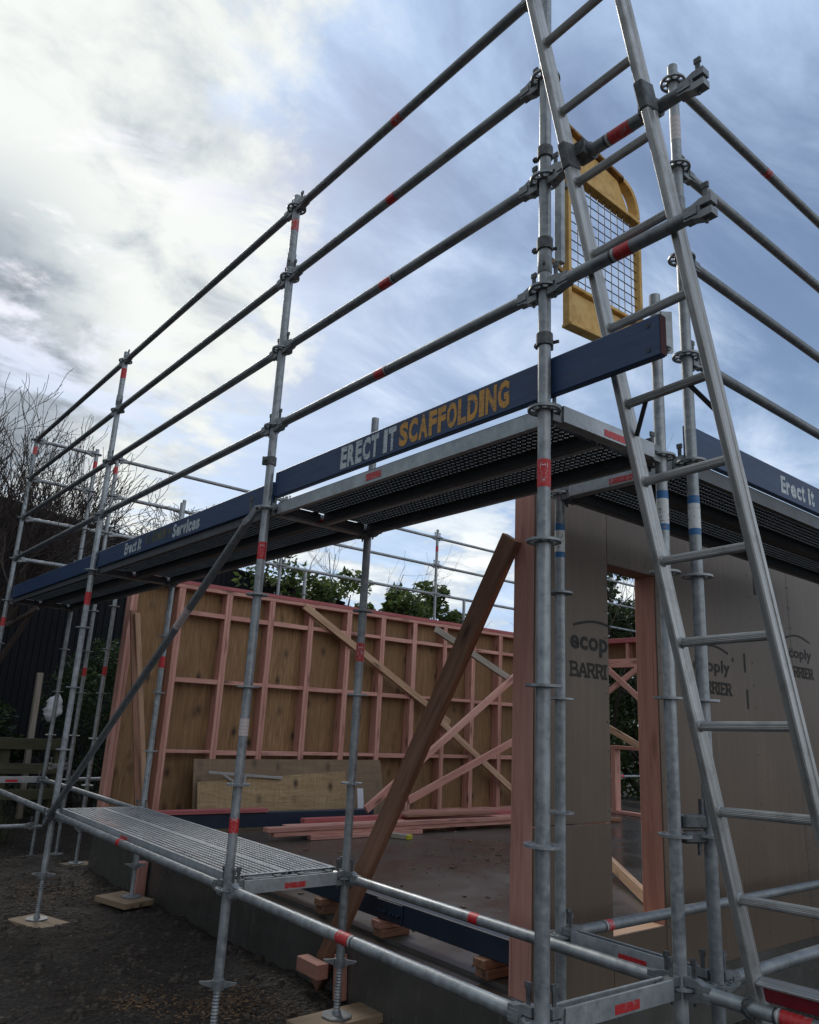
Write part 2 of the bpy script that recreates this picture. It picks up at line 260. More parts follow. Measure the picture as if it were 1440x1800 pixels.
# ------------------------------------------------------------------ mesh building
class MB:
    def __init__(s): s.v = []; s.f = []
    def add(s, vs, fs, M=None):
        k = len(s.v); s.v += [(M @ V(q)) if M else V(q) for q in vs]; s.f += [tuple(i+k for i in f) for f in fs]; return s
    def box(s, c, d, M=None):
        x, y, z = c; a, b, h = d[0]/2, d[1]/2, d[2]/2
        return s.add([(x+i*a, y+j*b, z+k*h) for i in (-1, 1) for j in (-1, 1) for k in (-1, 1)], [(0, 1, 3, 2), (4, 6, 7, 5), (0, 4, 5, 1), (2, 3, 7, 6), (0, 2, 6, 4), (1, 5, 7, 3)], M)
    def cbox(s, c, d, ch, M=None):         # box with chamfered edges
        import bmesh
        x, y, z = c; vs = []; idx = {}
        h = [q/2 for q in d]
        for i in (-1, 1):
            for j in (-1, 1):
                for k in (-1, 1):
                    for ax in range(3):
                        p = [i*(h[0]-ch), j*(h[1]-ch), k*(h[2]-ch)]; p[ax] = (i, j, k)[ax]*h[ax]
                        idx[(i, j, k, ax)] = len(vs); vs.append((p[0]+x, p[1]+y, p[2]+z))
        fs = []
        for ax in range(3):
            o1, o2 = (ax+1) % 3, (ax+2) % 3
            for sg in (-1, 1):
                q = []
                for a, b in ((-1, -1), (1, -1), (1, 1), (-1, 1)):
                    t_ = [0, 0, 0]; t_[ax] = sg; t_[o1] = a; t_[o2] = b; q.append(idx[(*t_, ax)])
                fs.append(tuple(q) if sg > 0 else tuple(reversed(q)))
            for a in (-1, 1):
                for b in (-1, 1):
                    q = []
                    for e_, fa in ((-1, o1), (1, o1), (1, o2), (-1, o2)):
                        t_ = [0, 0, 0]; t_[ax] = e_; t_[o1] = a; t_[o2] = b; q.append(idx[(*t_, fa)])
                    fs.append(tuple(q) if a*b < 0 else tuple(reversed(q)))
        for i in (-1, 1):
            for j in (-1, 1):
                for k in (-1, 1):
                    q = (idx[(i, j, k, 0)], idx[(i, j, k, 1)], idx[(i, j, k, 2)]); fs.append(q if i*j*k > 0 else q[::-1])
        return s.add(vs, fs, M)
    def tube(s, p0, p1, r0, r1=None, n=12, caps=True):
        p0, p1 = V(p0), V(p1); r1 = r0 if r1 is None else r1
        d = (p1-p0).normalized(); a = d.orthogonal().normalized(); b = d.cross(a); vs = []
        for p, r in ((p0, r0), (p1, r1)):
            for i in range(n):
                t_ = 2*math.pi*i/n; vs.append(p+(a*math.cos(t_)+b*math.sin(t_))*r)
        fs = [(i, (i+1) % n, n+(i+1) % n, n+i) for i in range(n)]
        if caps: fs += [tuple(range(n-1, -1, -1)), tuple(range(n, 2*n))]
        return s.add(vs, fs)
    def path(s, pts, rad, n=6):
        pts = [V(p) for p in pts]; k = len(s.v); prev = None
        for i, p in enumerate(pts):
            d = (pts[min(i+1, len(pts)-1)]-pts[max(i-1, 0)]).normalized()
            a = d.orthogonal().normalized() if prev is None else (prev-d*prev.dot(d)).normalized()
            prev = a; b = d.cross(a); r = rad[i] if isinstance(rad, (list, tuple)) else rad
            for j in range(n):
                t_ = 2*math.pi*j/n; s.v.append(p+(a*math.cos(t_)+b*math.sin(t_))*r)
        for i in range(len(pts)-1):
            for j in range(n): s.f.append((k+i*n+j, k+i*n+(j+1) % n, k+(i+1)*n+(j+1) % n, k+(i+1)*n+j))
        s.f.append(tuple(range(k+n-1, k-1, -1))); q = k+(len(pts)-1)*n; s.f.append(tuple(range(q, q+n)))
        return s
    def lathe(s, prof, n=16, M=None):       # prof: (r, z) pairs from bottom to top
        vs = []; fs = []
        for r, z in prof:
            for i in range(n): vs.append((r*math.cos(2*math.pi*i/n), r*math.sin(2*math.pi*i/n), z))
        for k in range(len(prof)-1):
            for i in range(n): fs.append((k*n+i, k*n+(i+1) % n, (k+1)*n+(i+1) % n, (k+1)*n+i))
        fs.append(tuple(range(n-1, -1, -1))); q = (len(prof)-1)*n; fs.append(tuple(range(q, q+n)))
        return s.add(vs, fs, M)
    def prism(s, poly, y0, y1, M=None):     # poly in (x, z), extruded along y
        n = len(poly); vs = [(x, y0, z) for x, z in poly]+[(x, y1, z) for x, z in poly]
        area = sum(poly[i][0]*poly[(i+1) % n][1]-poly[(i+1) % n][0]*poly[i][1] for i in range(n))
        fs = [tuple(range(n)), tuple(range(2*n-1, n-1, -1))]+[((i+1) % n, i, n+i, n+(i+1) % n) for i in range(n)]
        if area < 0: fs = [f[::-1] for f in fs]
        return s.add(vs, fs, M)
    def mesh(s, name, material, smooth=None):
        me = bpy.data.meshes.new(name); me.from_pydata([tuple(q) for q in s.v], [], s.f)
        if smooth:
            me.polygons.foreach_set('use_smooth', [True]*len(me.polygons)); me.set_sharp_from_angle(angle=R(smooth))
        if isinstance(material, str): me.materials.append(mat(material))
        me.update(); return me
CACHE = {}
def cached(key, fn):
    if key not in CACHE: CACHE[key] = fn()
    return CACHE[key]
WM = {}
def place(o, M, parent):
    COL.objects.link(o); WM[o.name] = M
    if parent is not None:
        o.parent = parent; o.matrix_basis = WM[parent.name].inverted() @ M
    else: o.matrix_basis = M
    return o
def obj(name, me, M=None, parent=None): return place(bpy.data.objects.new(name, me), M or Matrix(), parent)
def tag(o, label, cat, group=None, kind=None):
    if label: o['label'] = label
    if cat: o['category'] = cat
    if group: o['group'] = group
    if kind: o['kind'] = kind
    return o
def thing(name, label, cat, loc, group=None): return tag(place(bpy.data.objects.new(name, None), Matrix.Translation(V(loc)), None), label, cat, group)
def frame(p0, p1, upv=(0, 0, 1)):          # local X from p0 to p1, origin in the middle, local Z near upv
    p0, p1 = V(p0), V(p1); x = (p1-p0).normalized(); z = V(upv); z = (z-x*z.dot(x))
    z = x.orthogonal() if z.length < 1e-4 else z
    z.normalize(); y = z.cross(x); M = Matrix((x, y, z)).transposed().to_4x4(); M.translation = (p0+p1)/2; return M
def T(x, y, z): return Matrix.Translation(V((x, y, z)))
def RZ(a): return Matrix.Rotation(a, 4, 'Z')
def bar(name, p0, p1, w, h, material, parent=None, upv=(0, 0, 1), ch=.003):
    L = round((V(p1)-V(p0)).length, 3); me = cached(('bar', L, w, h, material, ch), lambda: MB().cbox((0, 0, 0), (L, w, h), ch).mesh('bar', material))
    return obj(name, me, frame(p0, p1, upv), parent)
def boxw(name, lo, hi, material, parent=None, ch=.003):   # axis-aligned, own size; longest side becomes local X
    lo, hi = V(lo), V(hi); d = hi-lo; ax = max(range(3), key=lambda i: d[i]); c = (lo+hi)/2
    e = V((0, 0, 0)); e[ax] = d[ax]/2
    if ax == 2: return bar(name, c-e, c+e, round(d[1], 4), round(d[0], 4), material, parent, (1, 0, 0), ch)
    return bar(name, c-e, c+e, round(d[1-ax], 4), round(d[2], 4), material, parent, (0, 0, 1), ch)

# ------------------------------------------------------------------ ground
JACKS = []      # (x, y, plate z) filled below; the ground meets each sole board
JZ = {'b': -2.72, 'bi': -2.69, 'a': -2.767, 'ai': -2.674, 'c': -2.72, 'ci': -2.74, 'e': -2.73, 'f': -2.73, '0': -2.84, '0i': -2.83, 'g': -2.82, 'h': -2.80}
YB, YA, Y0 = 2.081, 5.148, 8.213
SX = {'c': (0, 0), 'b': (0, YB), 'a': (0, YA), '0': (0, Y0), 'bi': (.728, YB), 'ai': (.735, YA), '0i': (.73, Y0), 'e': (.722, -.02), 'f': (.868, -.077), 'ci': (.874, .655), 'g': (1.0, Y0), 'h': (1.0, 7.481)}
def ground_z(x, y):
    h = noise.fractal(V((x*.9, y*.9, 3.3)), 1., 2., 3)*.034+noise.fractal(V((x*5, y*5, 1.3)), .9, 2., 4)*.021
    base = -.03*min(1, max(0, (y-3)/4))
    h = h+base
    if y > 8.6: h += min(.25, (y-8.6)*.08)
    for k, (a, b) in SX.items():
        w = math.exp(-((x-a)**2+(y-b)**2)/.045); h = h*(1-w)+w*(G+JZ[k]-.052)
    return h
def axis(lo, hi, st, far):
    a = [lo+i*st for i in range(int((hi-lo)/st)+1)]; s_ = st; p = a[-1]; q = a[0]; rr_ = []; ll = []
    while p < far: s_ *= 1.5; p += s_; rr_.append(p)
    s_ = st
    while q > -far: s_ *= 1.5; q -= s_; ll.append(q)
    return ll[::-1]+a+rr_
def build_ground():
    xs = axis(-1.5, 3.0, .026, 700); ys = axis(-1.1, 9.0, .03, 700); b = MB()
    for y in ys:
        for x in xs: b.v.append(V((x, y, ground_z(x, y) if -3 < x < 6 and -3 < y < 13 else (.17 if y > 13 else -.02))))
    n_ = len(xs)
    b.f = [(j*n_+i, j*n_+i+1, (j+1)*n_+i+1, (j+1)*n_+i) for j in range(len(ys)-1) for i in range(n_-1)]
    tag(obj('ground', b.mesh('ground', 'soil', 180)), 'dark trampled soil of the building site', 'ground', kind='structure')
build_ground()
XW, YP, TH = .97, .90, .14         # slab edge, face of the ply wall, framing depth
ZS = -2.36                         # slab top
def build_slab():
    b = MB(); b.prism([(XW, G-3.1), (XW, lv(ZS-.022)), (1.075, lv(ZS-.022)), (1.075, lv(ZS)), (8.75, lv(ZS)), (8.75, G-3.1)], .905, 7.0)
    tag(obj('concrete_slab', b.mesh('concrete_slab', 'slab_wet')), 'wet grey concrete floor slab with a rebated edge', 'slab', kind='structure')
build_slab()

# ------------------------------------------------------------------ scaffold components
RT = .0242
def rosette_mesh():
    def fn():
        b = MB(); n_ = 48; rs = (.0245, .034, .050, .062); zt = .0045
        for q in (1, -1):
            for r in rs:
                for i in range(n_): a = 2*math.pi*i/n_; b.v.append(V((r*math.cos(a), r*math.sin(a), q*zt)))
        def id_(t_, k, i): return t_*4*n_+k*n_+(i % n_)
        hole = lambda i: (i % 6) in (1, 2, 3, 4)
        for i in range(n_):
            for k in range(3):
                if k == 1 and hole(i):
                    b.f.append((id_(0, 1, i), id_(0, 1, i+1), id_(1, 1, i+1), id_(1, 1, i))); b.f.append((id_(0, 2, i+1), id_(0, 2, i), id_(1, 2, i), id_(1, 2, i+1)))
                    if not hole(i-1): b.f.append((id_(0, 1, i), id_(1, 1, i), id_(1, 2, i), id_(0, 2, i)))
                    if not hole(i+1): b.f.append((id_(0, 2, i+1), id_(1, 2, i+1), id_(1, 1, i+1), id_(0, 1, i+1)))
                    continue
                b.f.append((id_(0, k, i), id_(0, k+1, i), id_(0, k+1, i+1), id_(0, k, i+1))); b.f.append((id_(1, k, i+1), id_(1, k+1, i+1), id_(1, k+1, i), id_(1, k, i)))
            b.f.append((id_(0, 3, i), id_(1, 3, i), id_(1, 3, i+1), id_(0, 3, i+1)))
        return b.mesh('rosette', 'galvanised')
    return cached('rosette', fn)
def sleeve(name, L, r, material):
    return cached(('slv', L, r, material), lambda: MB().tube((-L/2, 0, 0), (L/2, 0, 0), r, n=24, caps=False).mesh(name, material, 60))
def tube_mesh(L, r, material, n=24):
    L = round(L, 3)
    def fn():
        b = MB(); h = L/2; ri = r-.004
        vs = []
        for x, q in ((-h+.015, ri), (-h, ri), (-h, r), (h, r), (h, ri), (h-.015, ri)):
            vs += [(x, q*math.cos(2*math.pi*i/n), q*math.sin(2*math.pi*i/n)) for i in range(n)]
        fs = [(k*n+i, k*n+(i+1) % n, (k+1)*n+(i+1) % n, (k+1)*n+i) for k in range(5) for i in range(n)]
        fs = [f[::-1] for f in fs]; fs.append(tuple(range(n))); fs.append(tuple(range(6*n-1, 5*n-1, -1)))
        return b.add(vs, fs).mesh('tube', material, 40)
    return cached(('tube', L, r, material, n), fn)
def red_label(parent, M, L=.085, r=RT, kind='sticker_red', band=True):
    s_ = obj('sticker', sleeve('sticker', L, r+.0008, kind), M, parent)
    if band:
        for dx in (-L/2-.008, -L/2-.020): obj('sticker_band', sleeve('sticker_band', .006, r+.0008, 'sticker_band' if dx > -L/2-.01 else 'sticker_ink'), M @ T(dx, 0, 0), s_)
def standard(key, label, zb, zt, ks, stickers=(), rnd_rot=0., coll=(), material='galvanised'):
    x, y = SX[key]; t_ = thing('scaffold_standard', label, 'scaffold post', (x, y, lv(zb)), 'upright scaffold posts')
    obj('tube', tube_mesh(zt-zb, RT, material), frame((x, y, lv(zb)), (x, y, lv(zt)), (1, 0, 0)), t_)
    for k in ks: obj('rosette', rosette_mesh(), T(x, y, lv(.5*k)) @ RZ(R(22.5)+rnd_rot), t_)
    for z in coll:                                            # spigot joint collar between two lengths
        obj('joint_collar', cached('jcol', lambda: MB().lathe([(.0246, -.05), (.0285, -.045), (.0285, .045), (.0246, .05)], 20).mesh('collar', 'galvanised_dull', 40)), T(x, y, lv(z)), t_)
        obj('locking_pin', cached('jpin', lambda: MB().tube((-.04, 0, 0), (.04, 0, 0), .006, n=8).mesh('pin', 'cast_iron', 40)), T(x, y, lv(z-.02)) @ RZ(.6), t_)
    for z, kind, L in stickers:
        M = frame((x, y, lv(z-.05)), (x, y, lv(z+.05)), (1, 0, 0))
        s_ = obj('sticker', sleeve('sticker', L, RT+.0008, kind), M, t_)
        if kind == 'sticker_red' and y < 3:
            b = MB(); r = RT+.0016       # white printed mark: box outline with a bird-like wave
            c0 = math.atan2(-1.77-y, -2.03-x)
            def pt(u, h): a = c0-u/r; return (r*math.cos(a), r*math.sin(a), h)
            def stroke(ps, w=.0009):
                for p, q in zip(ps, ps[1:]):
                    d = V((q[0]-p[0], q[1]-p[1])).normalized(); nn = V((-d.y, d.x))*w
                    k = len(b.v); b.v += [V(pt(p[0]+nn.x, p[1]+nn.y)), V(pt(p[0]-nn.x, p[1]-nn.y)), V(pt(q[0]-nn.x, q[1]-nn.y)), V(pt(q[0]+nn.x, q[1]+nn.y))]; b.f.append((k, k+1, k+2, k+3))
            stroke([(-.013, .015), (-.013, .036), (.013, .036), (.013, .015)]); stroke([(-.008, .025), (-.003, .031), (.001, .027), (.010, .030)], .0014)
            for h, w_ in ((.004, .012), (-.004, .009), (-.012, .012), (-.020, .011), (-.03, .005)): stroke([(-w_, h), (w_, h)], .0011)
            obj('print', b.mesh('print', 'print_white'), T(x, y, lv(z)), s_)
    return t_
def jack(key, zb, label, board=None, grp='screw base jacks'):
    x, y = SX[key]; zp = JZ[key]; t_ = thing('base_jack', label, 'base jack', (x, y, lv(zp)), grp)
    L = zb-.02-zp
    def rod():
        pr = []; z = .008
        while z < L: pr += [(.0145, z), (.0195, z+.0045), (.0195, z+.0065), (.0145, z+.011)]; z += .015
        return MB().lathe([(.016, 0)]+pr, 14).mesh('threaded_rod', 'galvanised', 50)
    obj('threaded_rod', cached(('rod', round(L, 2)), rod), T(x, y, lv(zp)), t_)
    def plate(): return MB().lathe([(.084, 0), (.084, .008)], 8, RZ(R(22.5))).tube((0, 0, .008), (0, 0, .028), .026, .022, 14).mesh('base_plate', 'galvanised_dull', 40)
    obj('base_plate', cached('plate', plate), T(x, y, lv(zp)) @ RZ(rnd.uniform(0, 1)), t_)
    def nut():
        b = MB().lathe([(.031, -.022), (.033, .0), (.031, .022)], 14)
        for s_ in (1, -1): b.prism([(s_*.026, -.016), (s_*.085, .002), (s_*.092, .012), (s_*.06, .014), (s_*.026, .018)], -.006, .006)
        return b.mesh('wing_nut', 'galvanised_dull', 40)
    obj('wing_nut', cached('nut', nut), T(x, y, lv(zb-.012)) @ RZ(rnd.uniform(-1.2, -.2)), t_)
    if board:
        lab, ang, bl, bw, dx, dy = board
        c = V((x+dx, y+dy, lv(zp)-.025)); d = V((math.cos(ang), math.sin(ang), 0))*bl/2
        tag(bar('sole_board', c-d, c+d, bw, .046, 'sole_timber', None, ch=.004), lab, 'sole board', 'timber sole boards under the jacks')
    return t_
def head_mesh():
    def fn():
        b = MB().prism([(.027, .036), (.066, .036), (.098, .0245), (.125, .0242), (.125, -.0242), (.098, -.0245), (.066, -.036), (.027, -.036), (.027, -.009), (.067, -.009), (.067, .009), (.027, .009)], -.019, .019)
        b.box((.1, 0, 0), (.046, .047, .030)); return b.mesh('end_head', 'galvanised_dull')
    return cached('head', fn)
def wedge_mesh(): return cached('wedge', lambda: MB().prism([(.046, .098), (.064, .094), (.060, -.052), (.050, -.055)], -.003, .003).box((.055, 0, .088), (.024, .010, .020)).mesh('wedge', 'cast_iron'))
def heads(t_, p0, p1, upv=(0, 0, 1)):
    for a, b in ((p0, p1), (p1, p0)):
        M = frame(a, b, upv); M.translation = V(a); h = obj('end_head', head_mesh(), M, t_); obj('wedge', wedge_mesh(), M, h)
def ledger(p0, p1, label, cat='ledger', grp='horizontal scaffold tubes', stick=.5, material='galvanised', L=.085, band=True):
    p0, p1 = V((p0[0], p0[1], lv(p0[2]))), V((p1[0], p1[1], lv(p1[2]))); t_ = thing('scaffold_ledger' if cat == 'ledger' else 'guardrail', label, cat, p0, grp)
    d = (p1-p0).normalized(); M = frame(p0, p1)
    obj('tube', tube_mesh((p1-p0).length-.2, RT, material), M, t_); heads(t_, p0, p1)
    if stick is not None:
        Ms = frame(p0, p1); Ms.translation = p0.lerp(p1, stick); red_label(t_, Ms, round(L*rnd.choice((.7, .85, 1., 1.1)), 3), band=band and rnd.random() < .7)
    return t_
def transom(p0, p1, label, sx=1):
    p0, p1 = V((p0[0], p0[1], lv(p0[2]))), V((p1[0], p1[1], lv(p1[2]))); t_ = thing('deck_transom', label, 'transom', p0, 'channel transoms carrying the planks'); L = round((p1-p0).length-.16, 3)
    def fn():
        b = MB(); h = L/2; w, th = .026, .0035
        b.prism([(-w, .034), (-w, -.030), (w, -.030), (w, .034), (w-.010, .034), (w-.010, .030), (w-th, .030), (w-th, -.030+th), (-w+th, -.030+th), (-w+th, .030), (-w+.010, .030), (-w+.010, .034)], -h, h)
        return b.mesh('channel', 'deck_steel')
    M = frame(p0, p1); obj('channel', cached(('trs', L), fn), M @ RZ(R(90)), t_); heads(t_, p0, p1)
    for s_ in (1, -1):
        obj('sticker', cached('flatlab', lambda: MB().box((0, 0, 0), (.13, .0012, .028)).mesh('sticker', 'sticker_red')), M @ T(.02, s_*.0268, -.008), t_)
    return t_
def perf_mesh(L, w, mt):
    def fn():
        b = MB(); pit = .0330 if mt == 'deck_steel' else .0290; nx = int((L-.05)/pit); ny = int((w-.035)/pit); pxx = (L-.05)/nx; pyy = (w-.035)/ny; idx = {}
        def vid(x, y):
            k = (round(x, 4), round(y, 4))
            if k not in idx: idx[k] = len(b.v); b.v.append(V((x, y, 0)))
            return idx[k]
        x0, y0 = -(L-.05)/2, -(w-.035)/2
        for i in range(nx):
            for j in range(ny):
                cx, cy = x0+(i+.5)*pxx, y0+(j+.5)*pyy; a, c = pxx/2, pyy/2; r = .0130 if mt == 'deck_steel' else .0112; lp = .008
                sq = [(-a, -c), (0, -c), (a, -c), (a, 0), (a, c), (0, c), (-a, c), (-a, 0)]
                k = len(b.v); 
                o_ = [vid(cx+p, cy+q) for p, q in sq]; k = len(b.v)
                for m_ in range(8):
                    t_ = R(225+45*m_); b.v.append(V((cx+r*1.15*math.cos(t_), cy+r*math.sin(t_), .0)))
                for m_ in range(8):
                    q_ = b.v[k+m_]
                    if mt != 'deck_steel': b.v.append(V((cx+(q_.x-cx)*.74, cy+(q_.y-cy)*.74, -lp)))
                for m_ in range(8):
                    b.f.append((o_[m_], o_[(m_+1) % 8], k+(m_+1) % 8, k+m_))
                    if mt != 'deck_steel': b.f.append((k+m_, k+(m_+1) % 8, k+8+(m_+1) % 8, k+8+m_))
        # plain margins
        for s_ in (1, -1):
            b.box((0, s_*(w/2-.0088), 0), (L, .0172, .003)); b.box((s_*(L/2-.0125), 0, 0), (.025, w-.04, .003))
        return b.mesh('perforated_sheet', mt)
    return cached(('perf', round(L, 3), w, mt), fn)
def rail_mesh(L, mt):
    def fn():
        b = MB(); h = L/2; b.prism([(0, .0), (0, -.064), (.030, -.064), (.030, -.052), (.027, -.052), (.027, -.061), (.003, -.061), (.003, 0)], -h, h); return b.mesh('side_rail', mt)
    return cached(('rail', round(L, 3), mt), fn)
def hook_mesh(): return cached('hook', lambda: MB().prism([(-.02, -.002), (.045, -.002), (.060, -.014), (.060, -.040), (.050, -.040), (.050, -.020), (.040, -.014), (-.02, -.014)], -.017, .017).tube((.02, -.022, -.020), (.02, .022, -.020), .011, n=10).mesh('hook', 'cast_iron'))
def plank(p0, p1, w, label, stick=0, mt='deck_dark', rim=None):
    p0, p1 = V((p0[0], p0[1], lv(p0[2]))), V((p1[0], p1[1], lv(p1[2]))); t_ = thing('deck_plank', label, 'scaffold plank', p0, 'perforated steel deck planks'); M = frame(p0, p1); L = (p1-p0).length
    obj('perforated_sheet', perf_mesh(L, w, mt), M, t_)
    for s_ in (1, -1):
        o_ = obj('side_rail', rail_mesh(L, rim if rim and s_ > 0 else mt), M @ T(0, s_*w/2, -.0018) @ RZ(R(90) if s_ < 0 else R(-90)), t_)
    for e_ in (1, -1):
        obj('end_plate', cached(('endp', w, mt), lambda: MB().box((0, 0, -.03), (.003, w-.06, .052)).mesh('end_plate', mt)), M @ T(e_*(L/2-.004), 0, -.003), t_)
        for s_ in (1, -1): obj('hook', hook_mesh(), M @ T(e_*L/2, s_*(w/2-.07), -.004) @ RZ(0 if e_ > 0 else math.pi), t_)
    if stick:
        obj('sticker', cached('flatlab2', lambda: MB().box((0, 0, 0), (.12, .0014, .034)).mesh('sticker', 'sticker_red')), M @ T(.08, stick*(w/2+.0012), -.034), t_)
    return t_

# ------------------------------------------------------------------ lettering
def glyphs(txt, bold=.0, spacing=1.):
    cu = bpy.data.curves.new('txt', 'FONT'); cu.body = txt; cu.size = 1; cu.offset = bold; cu.space_character = spacing; cu.resolution_u = 3
    o_ = bpy.data.objects.new('txt', cu); COL.objects.link(o_); dg = bpy.context.evaluated_depsgraph_get(); me = o_.evaluated_get(dg).to_mesh()
    vs = [v.co.copy() for v in me.vertices]; fs = [tuple(p.vertices) for p in me.polygons]; o_.evaluated_get(dg).to_mesh_clear(); bpy.data.objects.remove(o_); bpy.data.curves.remove(cu)
    return vs, fs
def lettering(name, txt, w, h, M, parent, material, bold=.02, spacing=1., shear=0.):
    vs, fs = glyphs(txt, bold, spacing); x0, x1 = min(v.x for v in vs), max(v.x for v in vs); y0, y1 = min(v.y for v in vs), max(v.y for v in vs)
    b = MB(); b.v = [V(((v.x-x0)/(x1-x0)*w, (v.y-y0)/(y1-y0)*h, 0)) for v in vs]; b.f = fs
    return obj(name, b.mesh(name, material), M, parent)
WIDE = {'I': .48, ' ': .42, 'E': .86, 'F': .84, 'L': .82, 'T': .94, 'i': .45, 't': .62, 'r': .68, 'c': .86, 'v': .94}
def block_letters(txt, w, h, M, parent, material, bold=.05, xh=None):      # narrow poster capitals, letter by letter
    tot = sum(WIDE.get(c, 1.)+.10 for c in txt)-.10; u = w/tot; x = 0; b = MB()
    for c in txt:
        cw = WIDE.get(c, 1.)
        if c != ' ':
            vs, fs = glyphs(c, bold); x0, x1 = min(v.x for v in vs), max(v.x for v in vs); y0, y1 = min(v.y for v in vs), max(v.y for v in vs)
            hh = h if (xh is None or c.isupper()) else h*(1.0 if c in 'itl' else xh)
            b.add([(x+(v.x-x0)/(x1-x0)*cw*u, (v.y-y0)/(y1-y0)*hh, 0) for v in vs], fs)
        x += (cw+.10)*u
    return obj('lettering', b.mesh('lettering', material), M, parent)
def strokes(name, polys, wd, M, parent, material, sx=1., sz=1.):
    b = MB()
    for ps in polys:
        for p, q in zip(ps, ps[1:]):
            p_, q_ = V((p[0]*sx, p[1]*sz, 0)), V((q[0]*sx, q[1]*sz, 0)); d = (q_-p_).normalized(); nn = V((-d.y, d.x, 0))*wd/2; e_ = d*wd*.3; z = V((0, 0, len(b.v)*1.2e-5))
            k = len(b.v); b.v += [p_-e_+nn+z, p_-e_-nn+z, q_+e_-nn+z, q_+e_+nn+z]; b.f.append((k, k+1, k+2, k+3))
    return obj(name, b.mesh(name, material), M, parent)

# ------------------------------------------------------------------ scaffold: upright posts
KT = range(-4, 5)
standard('c', 'thick corner scaffold post in the foreground, standing left of the aluminium ladder', -2.42, 2.62, range(-4, 6), [(-.25, 'sticker_red', .105)], coll=(.62,))
standard('b', 'tall outer scaffold post in the middle, meeting the top of the diagonal brace', -2.42, 2.09, KT, [(1.87, 'sticker_red', .08), (-.25, 'sticker_red', .10), (-1.21, 'sticker_worn', .09), (-1.70, 'sticker_red', .07)], coll=(1.62,))
standard('a', 'tall outer scaffold post at the foot of the diagonal brace', -2.44, 2.09, KT, [(1.87, 'sticker_red', .10), (-.25, 'sticker_red', .11)], coll=(1.60,))
standard('0', 'tall outer scaffold post at the far left corner, cut by the picture edge', -2.5, 2.05, KT, [(1.86, 'sticker_red', .10), (-.25, 'sticker_red', .10)])
standard('bi', 'short inner scaffold post standing behind the near end of the low platform', -2.42, .77, range(-4, 2), [(-.75, 'sticker_red', .11)])
standard('ai', 'short inner scaffold post behind the far end of the low platform, before the framed wall', -2.42, .77, range(-4, 2), [(-.73, 'sticker_red', .10)])
standard('0i', 'far end scaffold post with an end rail hooked at its top', -2.5, 2.07, range(-5, 5), [(1.85, 'sticker_red', .10)])
standard('e', 'short scaffold post behind the ladder, its top ending beside the toe board end', -2.5, .77, range(-4, 2), [(-.24, 'sticker_blue', .17)], rnd_rot=.2)
standard('f', 'tall scaffold post behind the ladder carrying the right hand guardrails', -2.5, 2.10, KT, [(-.24, 'sticker_blue', .17), (1.72, 'sticker_worn', .14)], coll=(1.28,))
standard('ci', 'thin looking inner scaffold post against the brown ply wall, under the deck', -2.5, .06, range(-4, 1), [(-.24, 'sticker_blue', .17)])
standard('g', 'far scaffold post paired close beside the end post, before the dark shed', -2.45, 2.07, KT, [(1.85, 'sticker_red', .10), (-.75, 'sticker_red', .10)])
standard('h', 'far inner scaffold post between the shrubs and the left end of the framed wall', -2.45, .30, range(-4, 1), [(-.75, 'sticker_red', .10)])
for k, x, y, zt, lab in (('p', 3.57, Y0, 2.07, 'distant scaffold post rising behind the framed wall, left of the bushes'), ('q', 3.57, 7.481, .82, 'distant short post tip just above the top plate, left of the bushes'),
                         ('r', 6.64, Y0, 2.15, 'distant scaffold post standing in front of the leafy bushes'), ('s', 6.64, 7.481, .84, 'distant short post tip above the top plate, right of the bushes'), ('u', 1.98, Y0, 1.66, 'distant post tip poking up behind the lettered toe board of the middle bay')):
    SX[k] = (x, y); JZ[k] = -2.8; standard(k, lab, -2.76, zt, [q for q in range(-4, 5) if .5*q < zt-.03], [(1.8, 'sticker_red', .1)] if k == 'r' else [])
jack('b', -2.42, 'screw jack under the middle outer post, cut by the bottom edge', ('timber block under the jack of the middle outer post', .5, .34, .24, 0, 0))
jack('bi', -2.42, 'screw jack with octagonal plate at bottom centre, beside the slab edge', ('weathered timber sole board at bottom centre under an octagonal jack plate', .04, .50, .22, .0, .0))
jack('a', -2.44, 'muddy screw jack on a board at the lower left', ('muddy timber sole board, the leftmost on the bare soil', -1.25, .46, .27, .01, -.06))
jack('ai', -2.42, 'screw jack below the far half of the low platform', ('timber sole board on the soil below the low platform', -1.30, .42, .28, -.05, .02))
jack('c', -2.42, 'screw jack under the foreground corner post'); jack('ci', -2.5, 'screw jack under the inner post by the ply wall')
jack('e', -2.5, 'screw jack under the short post behind the ladder'); jack('f', -2.5, 'screw jack under the tall post behind the ladder')
jack('0', -2.5, 'screw jack under the far left corner post')
jack('0i', -2.5, 'far screw jack, leftmost of the three by the shrubs', ('dark board under the leftmost far jack', .1, .45, .22, 0, 0))
jack('g', -2.45, 'far screw jack, middle of the three by the shrubs'); jack('h', -2.45, 'far screw jack, nearest the slab corner', ('grey plank under the far jack nearest the slab corner', .1, .50, .22, .05, 0))

